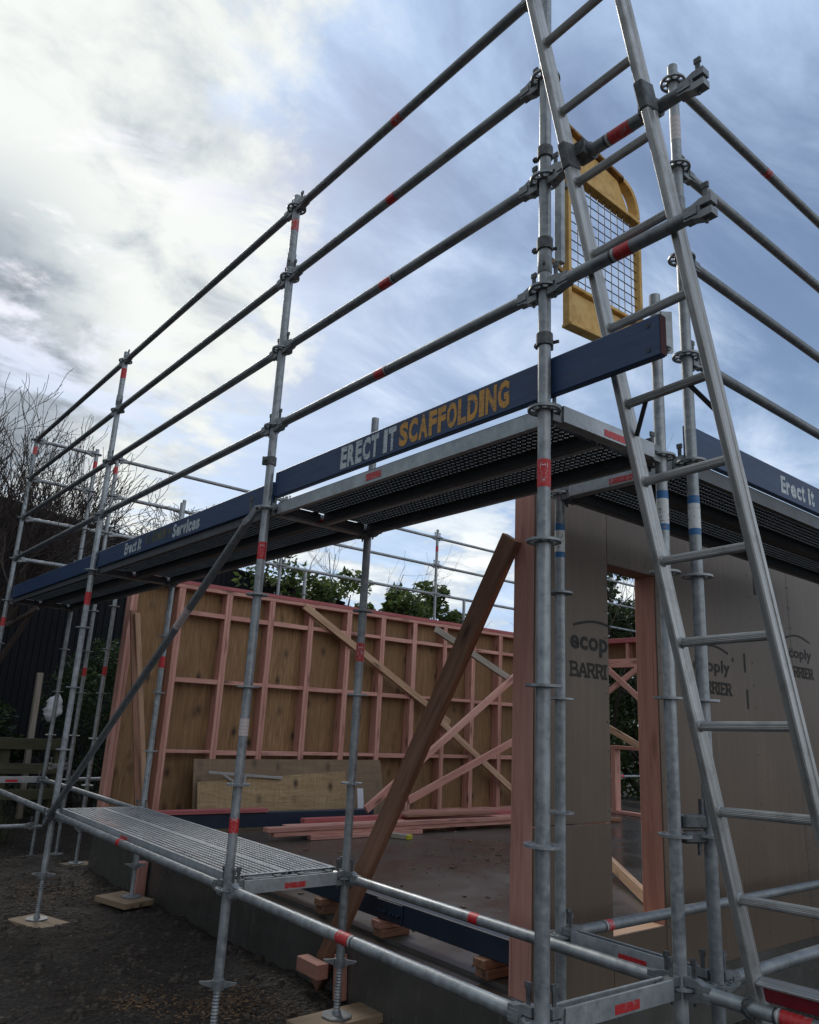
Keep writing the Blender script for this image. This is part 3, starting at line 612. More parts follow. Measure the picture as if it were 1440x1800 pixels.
# ------------------------------------------------------------------ guardrails and ledgers
BAYS = [('nearest', (0, 0), (0, YB)), ('middle', (0, YB), (0, YA)), ('farthest', (0, YA), (0, Y0))]
LEVN = {2.0: 'topmost', 1.5: 'second from top', 1.0: 'third from top', .5: 'lowest'}
for bn, a, b in BAYS:
    for z, ln in LEVN.items():
        ledger((*a, z), (*b, z), f'{ln} of the four guardrail tubes in the {bn} bay of the left scaffold', 'guardrail', 'guardrails of the left scaffold', .5 if bn == 'nearest' else None, 'galvanised_dull')
    ledger((*a, -2.), (*b, -2.), f'low outer ledger tube in the {bn} bay of the left scaffold', stick=.5 if bn != 'farthest' else .8)
for bn, a, b in (('nearest', (.722, -.02), (.728, YB)), ('middle', (.728, YB), (.735, YA)), ('farthest', (.735, YA), (.73, Y0))):
    ledger((*a, -2.), (*b, -2.), f'low inner ledger tube in the {bn} bay of the left scaffold', stick=.5 if bn == 'nearest' else None)
    ledger((*a, 0.), (*b, 0.), f'ledger tube along the inner edge of the deck underside in the {bn} bay', stick=.3 if bn == 'nearest' else None)
for z, ln in ((1.0, 'upper'), (.5, 'lower')):
    ledger((0, 0, z), (0, -.732, z), f'{ln} of two short tubes with a free wedge end crossing the ladder', 'guardrail', 'short rails crossing the ladder', .5, 'galvanised_dull', .09)
ledger((.722, -.02, -2.), (.722, -2.09, -2.), 'ledger tube with red band at bottom right, tied to the foot of the ladder', stick=.20, L=.10)
XR = .868+3.07
for z, ln in LEVN.items():
    ledger((.868, -.077, z), (XR, -.077, z), f'{ln} of the four guardrail tubes running off the right edge', 'guardrail', 'guardrails of the right scaffold', .31 if z == 2. else None, 'galvanised_dull')
ledger((.868, -.077, -2.), (XR, -.077, -2.), 'low outer ledger of the right scaffold, running off behind the ladder foot', stick=None, material='galvanised_dull')
ledger((.874, .655, -2.), (XR, .655, -2.), 'low ledger along the ply wall, with white and red bands near its left end', stick=.11, L=.06, material='galvanised_dull')
ledger((.874, .655, 0.), (XR, .655, 0.), 'ledger tube along the wall side of the right deck underside', stick=None)
SX['f2'] = (XR, -.077); SX['c2'] = (XR, .655); JZ['f2'] = JZ['c2'] = -2.74
standard('f2', 'outer post of the right scaffold beyond the right picture edge', -2.76, 2.1, KT); standard('c2', 'inner post of the right scaffold beyond the right picture edge', -2.76, .06, range(-4, 1))
# far end of the scaffold
for z in (2.0, 1.5, .5, -2.5): ledger((0, Y0, z), (.73, Y0, z), {2.0: 'short top end rail', 1.5: 'short second end rail', .5: 'short lowest end rail', -2.5: 'short low end tube with red band near the shrubs'}[z] + ' between the two far left posts', 'guardrail', 'far end rails', .25 if z < 0 else None)
ledger((0, Y0, 1.), (1.0, Y0, 1.), 'longer pale end rail across the far left posts before the dark shed', 'guardrail', 'far end rails', None)
transom((0, Y0, -2.), (.73, Y0, -2.), 'ribbed low channel at the far left edge, meeting a post by the shrubs')
for z in (2.0, 1.5, 1.0, .5, -2.):
    ledger((1.0, Y0, z), (3.57, Y0, z), f'{ {2.: "topmost", 1.5: "second", 1.: "third", .5: "lowest", -2.: "ground level"}[z]} far rail left of the bushes behind the framed wall', 'guardrail', 'rails of the scaffold behind the framed wall', None)
    ledger((3.57, Y0, z), (6.64, Y0, z), f'{ {2.: "topmost", 1.5: "second", 1.: "third", .5: "lowest", -2.: "ground level"}[z]} far rail crossing before the bushes behind the framed wall', 'guardrail', 'rails of the scaffold behind the framed wall', None)
    ledger((6.64, Y0, z), (12.8, Y0, z), f'{ {2.: "topmost", 1.5: "second", 1.: "third", .5: "lowest", -2.: "ground level"}[z]} far rail right of the bushes, also seen through the wall opening', 'guardrail', 'rails of the scaffold behind the framed wall', .85 if z < 0 else None)
ledger((.73, Y0, -1.85), (1.0, Y0, -1.85), 'tiny tube coupling two neighbouring far posts by the shrubs', stick=None)
# transoms
transom((0, 0, 0), (.722, -.02, 0), 'deck transom with red label joining the foreground post to the short post')
transom((0, 0, -2), (.722, -.02, -2), 'low transom with red label at the bottom edge beside the foreground post')
transom((.874, .655, 0), (.868, -.077, 0), 'deck transom with red label under the left end of the right deck')
transom((.874, .655, -2), (.868, -.077, -2), 'low transom running from the ply wall post to the posts behind the ladder')
transom((0, YB, 0), (.728, YB, 0), 'dark deck transom with red label at the middle post'); transom((0, YB, -2), (.728, YB, -2), 'low transom with red label at the near end of the low platform')
transom((0, YA, 0), (.735, YA, 0), 'deck transom under the far joint of the deck'); transom((0, YA, -2), (.735, YA, -2), 'low transom under the far end of the low platform')
transom((0, Y0, 0), (.73, Y0, 0), 'deck transom at the far end of the deck')
# diagonal brace
def diag():
    p0, p1 = V((-.045, YA+.03, lv(-2.06))), V((-.045, YB+.05, lv(-.02))); t_ = thing('diagonal_brace', 'long diagonal brace tube sloping down to the left across the scaffold', 'brace', p0)
    d = (p1-p0).normalized(); obj('tube', tube_mesh((p1-p0).length-.16, RT, 'galvanised_dull'), frame(p0, p1), t_)
    for a, s_ in ((p0, 1), (p1, -1)):
        M = frame(a, a+d*s_, (1, 0, 0)); M.translation = a
        obj('flattened_end', cached('fl', lambda: MB().prism([(-.03, .010), (.05, .010), (.10, .024), (.10, -.024), (.05, -.010), (-.03, -.010)], -.024, .024).mesh('flattened_end', 'galvanised_dull')), M, t_)
        obj('wedge', wedge_mesh(), T(a.x+.0, a.y, a.z) @ RZ(R(90)), t_)
    Ms = frame(p0, p1); Ms.translation = p0.lerp(p1, .73); obj('worn_sleeve', sleeve('worn_sleeve', .20, RT+.0012, 'sticker_worn'), Ms, t_)
diag()
# couplers: short clamp bodies on posts
def clamp(x, y, z, ang, label):
    t_ = thing('tube_clamp', label, 'clamp', (x, y, lv(z)), 'bolted clamps')
    obj('clamp_band', cached('cb', lambda: MB().lathe([(.0255, -.026), (.032, -.024), (.032, .024), (.0255, .026)], 16).mesh('clamp_band', 'cast_iron', 40)), T(x, y, lv(z)), t_)
    obj('clamp_bolt', cached('cbo', lambda: MB().tube((.03, -.045, 0), (.03, .055, 0), .007, n=8).box((.035, .0, 0), (.03, .03, .045)).tube((.03, .035, 0), (.03, .05, 0), .013, n=6).mesh('clamp_bolt', 'cast_iron')), T(x, y, lv(z)) @ RZ(ang), t_)
clamp(0, 0, 1.13, .6, 'upper clamp fixing the yellow gate to the foreground post'); clamp(0, 0, .70, .6, 'lower clamp fixing the yellow gate to the foreground post')
clamp(0, 0, .285, .3, 'clamp holding the toe board to the foreground post'); clamp(0, YB, .285, 2.6, 'clamp holding the toe boards to the middle post')
clamp(0, YA, -.02, .3, 'small clamp on the post at the far toe board joint')
def twin():
    t_ = thing('double_coupler', 'dark double coupler joining two posts behind the ladder', 'coupler', (.79, -.05, lv(-1.5)))
    M = frame((.722, -.02, lv(-1.47)), (.868, -.077, lv(-1.47)))
    obj('coupler_body', MB().cbox((0, 0, .02), (.105, .05, .05), .008).cbox((0, 0, -.035), (.10, .045, .045), .008).mesh('coupler_body', 'cast_iron'), M, t_)
    obj('coupler_pin', MB().box((.045, 0, .06), (.012, .02, .08)).box((.03, 0, -.075), (.012, .012, .05)).mesh('coupler_pin', 'cast_iron'), M, t_)
twin()

# ------------------------------------------------------------------ decks
PW = .318
zd = .036
for i, xx in enumerate((.208, .530)):
    w_ = 'outer' if i == 0 else 'inner'
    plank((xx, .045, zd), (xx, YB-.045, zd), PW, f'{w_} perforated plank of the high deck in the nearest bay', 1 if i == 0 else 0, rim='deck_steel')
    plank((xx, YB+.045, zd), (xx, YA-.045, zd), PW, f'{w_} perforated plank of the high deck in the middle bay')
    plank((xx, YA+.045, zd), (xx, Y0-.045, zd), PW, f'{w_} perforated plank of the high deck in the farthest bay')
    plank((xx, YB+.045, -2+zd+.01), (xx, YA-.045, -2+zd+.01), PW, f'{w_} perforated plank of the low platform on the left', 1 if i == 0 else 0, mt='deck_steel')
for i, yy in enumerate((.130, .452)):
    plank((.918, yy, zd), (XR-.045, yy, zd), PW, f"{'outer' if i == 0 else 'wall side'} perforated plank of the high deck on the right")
def hanger():
    t_ = thing('hanging_bracket', 'short grey bracket hanging under the right hand deck behind the ladder', 'bracket', (2.1, .3, lv(-.16)))
    obj('plate', MB().cbox((0, 0, -.16), (.012, .03, .32), .002).mesh('plate', 'galvanised_dull'), T(2.1, .291, lv(-.05)), t_); obj('hook', MB().cbox((0, 0, 0), (.03, .05, .02), .003).mesh('hook', 'galvanised_dull'), T(2.1, .291, lv(-.037)), t_)
hanger()

# ------------------------------------------------------------------ toe boards
def text_left(y, z, x): return Matrix(((0, 0, -1, x), (-1, 0, 0, y), (0, 1, 0, lv(z)), (0, 0, 0, 1)))      # reads along -y, faces -x
def text_right(x, z, y): return Matrix(((1, 0, 0, x), (0, 0, -1, y), (0, 1, 0, lv(z)), (0, 0, 0, 1)))       # reads along +x, faces -y
XB = .028
def toe(y0, y1, label, z0=.068, h=.152):
    t_ = thing('toe_board', label, 'toe board', (XB, y0, lv(z0)), 'navy toe boards')
    b_ = boxw('board', (XB, y0, lv(z0)), (XB+.034, y1, lv(z0+h)), 'navy_paint', t_, .004)
    return t_, b_
t_, b_ = toe(-.475, YB-.022, 'navy toe board with bold silver and gold lettering')
block_letters('ERECT IT', .455, .118, text_left(1.385, .085, XB-.0012), b_, 'letter_silver')
block_letters('SCAFFOLDING', .700, .118, text_left(.905, .085, XB-.0012), b_, 'letter_gold')
for z in (.10, .19): obj('screw', cached('screw', lambda: MB().tube((0, 0, 0), (-.002, 0, 0), .010, n=10).mesh('screw', 'navy_steel')), T(XB, -.43, lv(z)), t_)
obj('end_band', MB().cbox((XB+.017, -.4765, lv(.144)), (.0335, .003, .146), .001).mesh('end_band', 'end_grain'), None, t_)
t_, b_ = toe(YB+.002, YA-.01, 'navy toe board with small pale and olive lettering, middle bay', .022, .148)
block_letters('Erect it', .36, .098, text_left(4.465, .045, XB-.0012), b_, 'letter_silver', .04, .74)
lettering('lettering', 'Scaffolding', .50, .110, text_left(4.03, .042, XB-.0012), b_, 'letter_olive', .018, .85)
block_letters('Services', .45, .098, text_left(3.50, .045, XB-.0012), b_, 'letter_silver', .04, .74)
toe(YA+.01, Y0-.05, 'plain navy toe board at the far left end', .018, .150)
tR = thing('toe_board', 'navy toe board with white lettering at the right edge', 'toe board', (.90, -.05, lv(.05)), 'navy toe boards')
bR = boxw('board', (.902, -.050, lv(.045)), (XR-.05, -.018, lv(.195)), 'navy_paint', tR, .004)
block_letters('Erect it', .37, .092, text_right(1.746, .072, -.0512), bR, 'letter_silver', .04, .74)
# bracket on the short post that holds the toe board end
def toe_bracket():
    t_ = thing('toe_board_bracket', 'bare galvanised slotted bracket at the free end of the toe board', 'bracket', (.70, -.10, lv(.1)))
    x, y = .735, -.115
    M = T(x+.012, y+.055, lv(.585)) @ RZ(R(-38))
    obj('slotted_plate', MB().cbox((0, 0, 0), (.050, .005, .20), .002).cbox((-.052, 0, -.015), (.018, .005, .16), .002).box((-.02, 0, -.09), (.08, .0049, .03)).mesh('slotted_plate', 'galvanised'), M, t_)
    obj('collar', MB().lathe([(.0255, -.02), (.030, -.018), (.030, .018), (.0255, .02)], 14).mesh('collar', 'galvanised'), T(.722, -.02, lv(.50)), t_)
    obj('arm', MB().box((0, 0, 0), (.02, .06, .02)).mesh('arm', 'galvanised'), T(.735, -.045, lv(.497)), t_)
toe_bracket()

# ------------------------------------------------------------------ ladder
def ladder():
    C0 = V((-2.03527, -1.76821, -1.1381)); sc_ = .970
    def s3(v): return C0+(V(v)-C0)*sc_
    A = s3((-.2216, -.1159, 1.7834)); B = s3((-.2251, -.4431, 1.7933)); d = V((.0811, -.011, -.2886))*sc_
    A.z += G; B.z += G
    top, bot = -3.2, 14.0
    t_ = thing('ladder', 'aluminium ladder leaning on the scaffold at the right', 'ladder', A+d*bot)
    e_ = (B-A).normalized(); upn = e_.cross(d).normalized()
    for P, s_ in ((A, -1), (B, 1)):
        p = P+e_*s_*.014
        def st():
            L = (d*(bot-top)).length; b = MB(); w, hh, ch = .0275, .068, .004
            pr = [(-hh/2+ch, -w/2), (-.012, -w/2), (-.009, -w/2+.003), (.009, -w/2+.003), (.012, -w/2), (hh/2-ch, -w/2), (hh/2, -w/2+ch), (hh/2, w/2-ch), (hh/2-ch, w/2), (-hh/2+ch, w/2), (-hh/2, w/2-ch), (-hh/2, -w/2+ch)]
            b.prism([(q[1], q[0]) for q in pr], -L/2, L/2); b.v = [V((q.y, -q.x, q.z)) for q in b.v]; return b.mesh('stile', 'aluminium')
        M = frame(p+d*bot, p+d*top, upn)
        if s_ < 0: M = M @ RZ(math.pi)
        obj('stile', cached('stile', st), M, t_)
        obj('foot', cached('foot', lambda: MB().cbox((0, 0, 0), (.05, .034, .078), .004).mesh('foot', 'black_steel')), frame(p+d*(bot+.02), p+d*(bot-.1), upn), t_)
    def rung():
        L = (B-A).length-.002; b = MB(); n_ = 40; vs = []
        for x in (-L/2, L/2):
            for i in range(n_): a = 2*math.pi*i/n_; r = .0165 if i % 2 else .0152; vs.append((x, r*math.cos(a), r*math.sin(a)))
        b.add(vs, [(i, (i+1) % n_, n_+(i+1) % n_, n_+i) for i in range(n_)])
        return b.mesh('rung', 'aluminium')
    for k in range(-3, 13):
        r_ = obj('rung', cached('rung', rung), frame(A+d*k, B+d*k, upn), t_)
        for P, s_ in ((A, 1), (B, -1)):
            obj('rung_collar', cached('rcol', lambda: MB().tube((0, 0, 0), (.006, 0, 0), .0215, .0185, 18).mesh('rung_collar', 'aluminium')), frame(P+d*k, P+d*k+e_*s_, upn) @ T(-.5, 0, 0), r_)
    c = A+d*12.98+upn*0.0
    obj('base_crossbar', MB().cbox((0, 0, 0), ((B-A).length+.5, .05, .046), .005).mesh('base_crossbar', 'red_bar'), frame(A+d*13-upn*.0-e_*.0, B+d*13+e_*.5, upn) @ T(0.02, 0, 0), t_)
    obj('crossbar_cap', MB().cbox((0, 0, 0), ((B-A).length+.5, .054, .010), .002).mesh('crossbar_cap', 'aluminium'), frame(A+d*12.9, B+d*12.9+e_*.5, d*-1) , t_)
    for P, s_ in ((A, 1), (B, -1)):        # black stays under the sixth rung
        p = P+d*6; q = P+d*6.42; bar('rung_stay', p+e_*s_*.075+d*.02, q+e_*s_*.004, .016, .010, 'black_steel', t_, upn, .002)
    for P, nm, s_ in ((A, 'left', -1), (B, 'right', 1)):
        k = 2.62 if nm == 'left' else 2.55
        t2 = thing('ladder_clamp', f'dark clamp around the {nm} stile where the upper short tube meets the ladder', 'clamp', P+d*k, 'ladder clamps')
        p = P+e_*s_*.014+d*k
        obj('clamp_body', cached('lcb', lambda: MB().cbox((0, 0, 0), (.105, .036, .078), .005).mesh('clamp_body', 'cast_iron')), frame(p+d*.17, p-d*.17, upn), t2)
        z1 = G+1.0
        obj('clamp_jaw', cached('lcj', lambda: MB().tube((0, -.03, 0), (0, .03, 0), .034, n=14).box((-.03, 0, 0), (.04, .05, .06)).mesh('clamp_jaw', 'cast_iron', 40)), T(0, p.y+s_*.028, z1), t2)
    ch = thing('tie_wire', 'twisted wire tying the ladder foot to the low tube', 'wire', (.722, -.30, lv(-1.99)))
    pts = [(.722+.032*math.cos(a), -.275+.012*math.sin(2.3*a), lv(-2)+.032*math.sin(a)) for a in [i*.5 for i in range(26)]]+[(.76, -.262, lv(-1.96)), (.80, -.262, lv(-1.93)), (.81, -.27, lv(-1.965)), (.75, -.27, lv(-1.97))]
    obj('wire', MB().path(pts, .004, 5).mesh('wire', 'cast_iron', 60), None, ch)
ladder()

# ------------------------------------------------------------------ yellow swing gate
def gate():
    y = .062; t_ = thing('swing_gate', 'yellow safety gate with black mesh and arched top behind the ladder', 'gate', (.2, y, lv(.45)))
    def fl(n_, x0, z0, x1, z1, w=.040, th=.010, m_='gate_yellow'): return bar(n_, (x0, y, lv(z0)), (x1, y, lv(z1)), w, th, m_, t_, (1, 0, .01) if abs(x1-x0) < .05 else (0, 0, 1), .002)
    fl('hinge_side_post', .212, .45, .212, 1.42, .034, .020); fl('latch_side_post', .720, .50, .720, 1.20, .034, .020)
    fl('top_bar', .20, 1.425, .60, 1.365, .045, .016, 'gate_rusty'); fl('upper_bar', .22, 1.205, .712, 1.185, .045, .022); fl('mesh_sill', .225, .640, .712, .650, .040, .016); fl('bottom_bar', .205, .458, .72, .490, .05, .014)
    pts = [(.60, 1.365)]+[(.60+.12*math.sin(a), 1.20+.165*math.cos(a)) for a in [R(q) for q in range(6, 91, 12)]]
    b = MB()
    for i, (px, pz) in enumerate(pts):
        dx, dz = (px-.58, pz-1.18); l_ = math.hypot(dx, dz)
        for s_ in (0, 1):
            for w_ in (-.022, .022): b.v.append(V((px-dx/l_*.022*s_, y+w_, lv(pz-dz/l_*.022*s_))))
    for i in range(len(pts)-1):
        k = i*4; b.f += [(k, k+4, k+5, k+1), (k+2, k+3, k+7, k+6), (k, k+2, k+6, k+4), (k+1, k+5, k+7, k+3)]
    obj('arch', b.mesh('arch', 'gate_yellow'), None, t_)
    obj('upper_panel', MB().prism([(.235, lv(1.225)), (.66, lv(1.205)), (.575, lv(1.345)), (.235, lv(1.40))], y-.003, y+.003).mesh('upper_panel', 'gate_yellow'), None, t_)
    obj('lower_panel', MB().prism([(.235, lv(.482)), (.70, lv(.505)), (.70, lv(.632)), (.235, lv(.622))], y-.003, y+.003).mesh('lower_panel', 'gate_yellow'), None, t_)
    b = MB()
    for i in range(1, 10): x = .235+i*.0475; b.tube((x+rnd.uniform(-.004, .004), y, lv(.645)), (x+rnd.uniform(-.004, .004), y, lv(1.19)), .0023, n=5)
    for i in range(1, 12): z = .65+i*.0455; b.tube((.23, y+.004, lv(z)), (.71, y+.004, lv(z)), .0023, n=5)
    obj('wire_mesh', b.mesh('wire_mesh', 'black_steel'), None, t_)
    bar('hinge_channel', (.165, y, lv(.72)), (.165, y, lv(1.21)), .035, .03, 'galvanised', t_, (1, 0, 0))
    for z in (1.13, .70): bar('hinge_arm', (.03, y-.03, lv(z)), (.205, y-.005, lv(z-.02)), .012, .024, 'cast_iron' if z > 1 else 'gate_rusty', t_)
    bar('latch', (.742, y, lv(.70)), (.742, y, lv(.78)), .012, .010, 'gate_rusty', t_, (1, 0, 0))
gate()

# ------------------------------------------------------------------ building: far framed wall
def sheet(name, M, w, h, th, material, parent):       # board in local X-Y, thickness along Z
    return obj(name, cached(('sheet', round(w, 3), round(h, 3), th, material), lambda: MB().cbox((0, 0, 0), (w, h, th), .0015).mesh(name, material)), M, parent)
def MXZ(x, y, z): return Matrix(((1, 0, 0, x), (0, 0, -1, y), (0, 1, 0, z), (0, 0, 0, 1)))       # local XY upright, facing -y
def MYZ(x, y, z): return Matrix(((0, 0, -1, x), (-1, 0, 0, y), (0, 1, 0, z), (0, 0, 0, 1)))      # facing -x
YI, ZT, XE = 6.85, .33, 8.6
def far_wall():
    t_ = thing('framed_wall', 'pink timber framed wall lined with raw plywood at the back of the slab', 'wall', (XW, YI, lv(ZS)))
    boxw('bottom_plate', (XW, YI, lv(ZS+.002)), (XE, YI+TH, lv(ZS+.047)), 'timber_pink', t_)
    boxw('top_plate', (XW, YI, lv(ZT-.090)), (XE, YI+TH, lv(ZT-.046)), 'timber_pink', t_); boxw('top_plate', (XW-.01, YI-.004, lv(ZT-.045)), (XE, YI+TH+.004, lv(ZT)), 'timber_red', t_)
    xs = [XW+.038, 1.555, 2.163, 2.755, 3.345, 3.947, 4.53, 5.11, 5.70, 6.29, 6.88, 7.47, 8.06, 8.52]; z0, z1 = lv(ZS+.048), lv(ZT-.091)
    for i, x in enumerate(xs):
        for s_ in (-1, 1): boxw('stud', (x+s_*.0195-.019, YI+rnd.uniform(0, .003), z0), (x+s_*.0195+.019, YI+TH, z1), 'timber_pink' if rnd.random() < .86 else 'timber_orange', t_)
        if 1 <= i < len(xs)-1:
            for z in (-1.595, -.80, -.03): boxw('nogging', (x+.040, YI+.006, lv(z-.023)+rnd.uniform(-.01, .01)), (xs[i+1]-.040, YI+.10, lv(z+.022)), 'timber_pink', t_)
    x = XW
    while x < XE-.05:
        w = min(1.198, XE-x); sheet('ply_sheet', MXZ(x+w/2, YI+TH+.006, lv((ZS+ZT)/2-.02)), w-.003, ZT-ZS-.02, .009, 'ply_inside', t_); x += 1.2
far_wall()
def end_wall():
    x = XE; t_ = thing('end_wall', 'distant pink framed wall with window openings, glimpsed through the wall opening', 'wall', (x, 4, lv(ZS)))
    boxw('bottom_plate', (x, 1.05, lv(ZS+.002)), (x+TH, YI-.005, lv(ZS+.047)), 'timber_pink', t_); boxw('top_plate', (x-.012, 1.05, lv(ZT-.07)), (x+TH, YI-.006, lv(ZT+.004)), 'timber_red', t_)
    boxw('lintel', (x-.002, 4.4, lv(-.13)), (x+.09, 6.55, lv(.005)), 'timber_pink', t_); boxw('sill', (x, 5.30, lv(-1.40)), (x+TH, 6.1, lv(-1.345)), 'timber_pink', t_)
    for y in (1.1, 1.7, 2.3, 2.9, 3.5, 4.1, 6.62): boxw('stud', (x, y-.022, lv(ZS+.048)), (x+TH, y+.022, lv(ZT-.071)), 'timber_pink', t_)
    for y in (5.36, 6.03): boxw('stud', (x, y-.04, lv(ZS+.048)), (x+TH, y+.04, lv(-1.402)), 'timber_pink', t_)
    for y in (4.6, 5.15, 5.72, 6.3): boxw('stud', (x, y-.022, lv(.006)), (x+TH, y+.022, lv(ZT-.071)), 'timber_orange', t_)
    sheet('ply_sheet', MYZ(x+TH+.006, 5.5, lv(.13)), 2.4, .40, .009, 'ply_inside', t_); sheet('ply_sheet', MYZ(x+TH+.006, 2.6, lv(-1.0)), 3.1, 2.6, .009, 'ply_inside', t_)
end_wall()
# ------------------------------------------------------------------ building: near wall with brown barrier plywood
def serif(txt, M, parent, w, h):
    G_ = {'B': ([[(0, 0), (0, 1)], [(.14, 1), (.45, .97), (.52, .78), (.44, .57), (.16, .53)], [(.16, .49), (.5, .46), (.58, .25), (.5, .03), (.14, 0)], [(-.1, 0), (.02, 0)], [(-.1, 1), (.02, 1)]], .74),
          'A': ([[(0, 0), (.26, .97)], [(.32, 1), (.6, 0)], [(.14, .33), (.26, .33)], [(.34, .33), (.44, .33)], [(-.1, 0), (.1, 0)], [(.48, 0), (.72, 0)]], .80),
          'R': ([[(0, 0), (0, 1)], [(.14, 1), (.45, .97), (.52, .76), (.44, .53), (.14, .5)], [(.30, .44), (.56, .02)], [(-.1, 0), (.1, 0)], [(-.1, 1), (.02, 1)], [(.5, 0), (.66, 0)]], .78),
          'I': ([[(0, 0), (0, 1)], [(-.12, 0), (.12, 0)], [(-.12, 1), (.12, 1)]], .36),
          'E': ([[(0, 0), (0, 1)], [(.12, 1), (.5, 1), (.5, .84)], [(.14, .52), (.36, .52)], [(.12, 0), (.52, 0), (.52, .17)], [(-.1, 0), (.02, 0)], [(-.1, 1), (.02, 1)]], .70)}
    x = 0; ps = []
    for c in txt:
        g, a = G_[c]; ps += [[(x+p, q) for p, q in s_] for s_ in g]; x += a
    return strokes('lettering', ps, h*.20, M, parent, 'stencil_ink', w/x, h)
def near_wall():
    t_ = thing('barrier_wall', 'brown plywood clad wall with black stencilled lettering on the right', 'wall', (XW, YP, lv(-2.41)))
    ox0, ox1, oz0, oz1 = 1.585, 2.06, -2.145, -.208; zb, zt = -2.405, .30; yf = YP
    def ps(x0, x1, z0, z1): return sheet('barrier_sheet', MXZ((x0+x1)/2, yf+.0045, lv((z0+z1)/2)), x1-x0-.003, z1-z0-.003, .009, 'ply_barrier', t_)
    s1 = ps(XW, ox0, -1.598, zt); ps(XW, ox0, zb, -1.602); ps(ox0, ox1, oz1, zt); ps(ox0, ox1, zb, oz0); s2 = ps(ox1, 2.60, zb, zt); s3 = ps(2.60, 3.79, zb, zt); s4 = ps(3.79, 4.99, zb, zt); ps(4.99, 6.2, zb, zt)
    y0, y1 = yf+.0095, yf+.0095+TH
    def st(x0, x1, z0, z1, m_='timber_pink', n_='stud'): boxw(n_, (x0, y0, lv(z0)), (x1, y1, lv(z1)), m_, t_)
    st(XW-.002, XW+.043, ZS+.003, zt+.05, 'timber_pink'); st(XW+.044, XW+.088, ZS+.003, zt-.05); st(ox0-.045, ox0-.001, ZS+.05, zt-.05, 'timber_pink'); st(ox1+.001, ox1+.046, ZS+.05, zt-.05, 'timber_orange')
    for x in (2.6, 3.2, 3.79, 4.4, 4.99, 5.6, 6.15): st(x-.022, x+.022, ZS+.05, zt-.05)
    st(XW+.09, 6.2, ZS+.003, ZS+.048, n_='bottom_plate'); st(XW+.09, 6.2, zt-.049, zt-.004, n_='top_plate')
    st(ox0, ox1, oz1+.001, oz1+.14, 'timber_brown', 'lintel'); st(ox0, ox1, oz0-.046, oz0-.001, 'timber_tan', 'sill')
    yt = yf-.0012
    # stencils: a word under a drawn arc, second word in slab serifs below; the first stencil is cut by the opening
    def word(x, z, cut, par):
        full = 'ecop' if cut == 'r' else 'ecoply'
        w = .325 if cut == 'r' else .445
        lettering('lettering', full, w, .105 if cut == 'r' else .105, text_right(x, z-.034, yt), par, 'stencil_ink', .032, 1.06)
        a = [(u, .125+.035*math.sin(math.pi*u/.40)) for u in [i*.04 for i in range(9 if cut == 'r' else 11)]]
        strokes('lettering', [[(p+.03, q) for p, q in a]], .014, text_right(x, z, yt), par, 'stencil_ink')
        serif('BARRI' if cut == 'r' else 'BARRIER', text_right(x+.008, z-.143, yt), par, .325 if cut == 'r' else .455, .068)
    word(1.250, -.715, 'r', s1); word(2.445, -.725, '', s3); word(3.665, -.535, '', s4)
    strokes('lettering', [[(.0, .02), (.02, .03), (.03, .015), (.015, .0), (0, .02)], [(.012, .008), (.012, .022)]], .004, text_right(2.92, -.65, yt), s3, 'stencil_ink')
    strokes('lettering', [[(0, 0), (0, .115)], [(.012, -.24), (.012, -.125)]], .024, text_right(3.09, -.70, yt), s3, 'stencil_ink')
    b = MB(); 
    def nail(x, z): b.tube((x, yf-.0006, lv(z)), (x, yf-.0025, lv(z)), .0058, n=6)
    for x in (XW+.022, ox0-.02, ox1+.02, 2.58, 2.62, 3.2, 3.77, 3.81, 4.4, 4.97):
        z = zb+.1
        while z < zt-.05:
            if not (abs(x-XW) > .1 and oz0 < z < oz1 and ox0 < x < ox1): nail(x+rnd.uniform(-.004, .004), z)
            z += .152
    for i in range(3): nail(1.66+i*.15, oz1+.05)
    obj('nails', b.mesh('nails', 'cast_iron'), None, t_)
near_wall()

# ------------------------------------------------------------------ timbers, props and beams in the building
def tb(name, label, p0, p1, w, h, m_, cat='timber', grp=None, upv=(0, 0, 1)):
    return tag(bar(name, (p0[0], p0[1], lv(p0[2])), (p1[0], p1[1], lv(p1[2])), w, h, m_, None, upv), label, cat, grp)
pr = thing('timber_prop', 'heavy brown timber prop sloping from the pink corner post down to the soil', 'prop', (.93, 2.6, lv(-2.7)))
bar('plank', (.944, 1.045, lv(-.15)), (.944, 2.625, lv(-2.70)), .045, .125, 'timber_brown', pr, (0, 1, .6), .004)
tb('timber_stake', 'pink timber block lying at the foot of the brown prop', (.86, 2.43, -2.585), (.86, 2.66, -2.585), .08, .08, 'timber_orange', 'block')
tb('timber_stake', 'upright pale stake wedged behind the foot of the brown prop', (.93, 2.34, -2.72), (.93, 2.36, -2.48), .045, .07, 'timber_orange', 'stake', None, (1, 0, 0))
tb('timber_stake', 'pink timber stub beside the jack below the low platform', (.91, 5.45, -2.74), (.91, 5.45, -2.46), .10, .09, 'timber_pink', 'stub', None, (1, 0, 0))
tb('diagonal_batten', 'upper length of the long pale diagonal batten nailed across the framed wall', (3.20, YI-.03, .235), (5.80, YI-.03, -1.13), .045, .09, 'timber_tan', 'batten', 'battens on the framed wall')
tb('diagonal_batten', 'lower length of the long pale diagonal batten, right of the brown prop', (5.55, YI-.08, -1.10), (7.45, YI-.08, -2.28), .045, .09, 'timber_tan', 'batten', 'battens on the framed wall')
tb('diagonal_batten', 'weathered grey batten sloping down behind the pink corner post', (4.62, 5.85, .04), (6.9, 5.85, -.83), .045, .085, 'timber_grey', 'batten', 'battens on the framed wall')
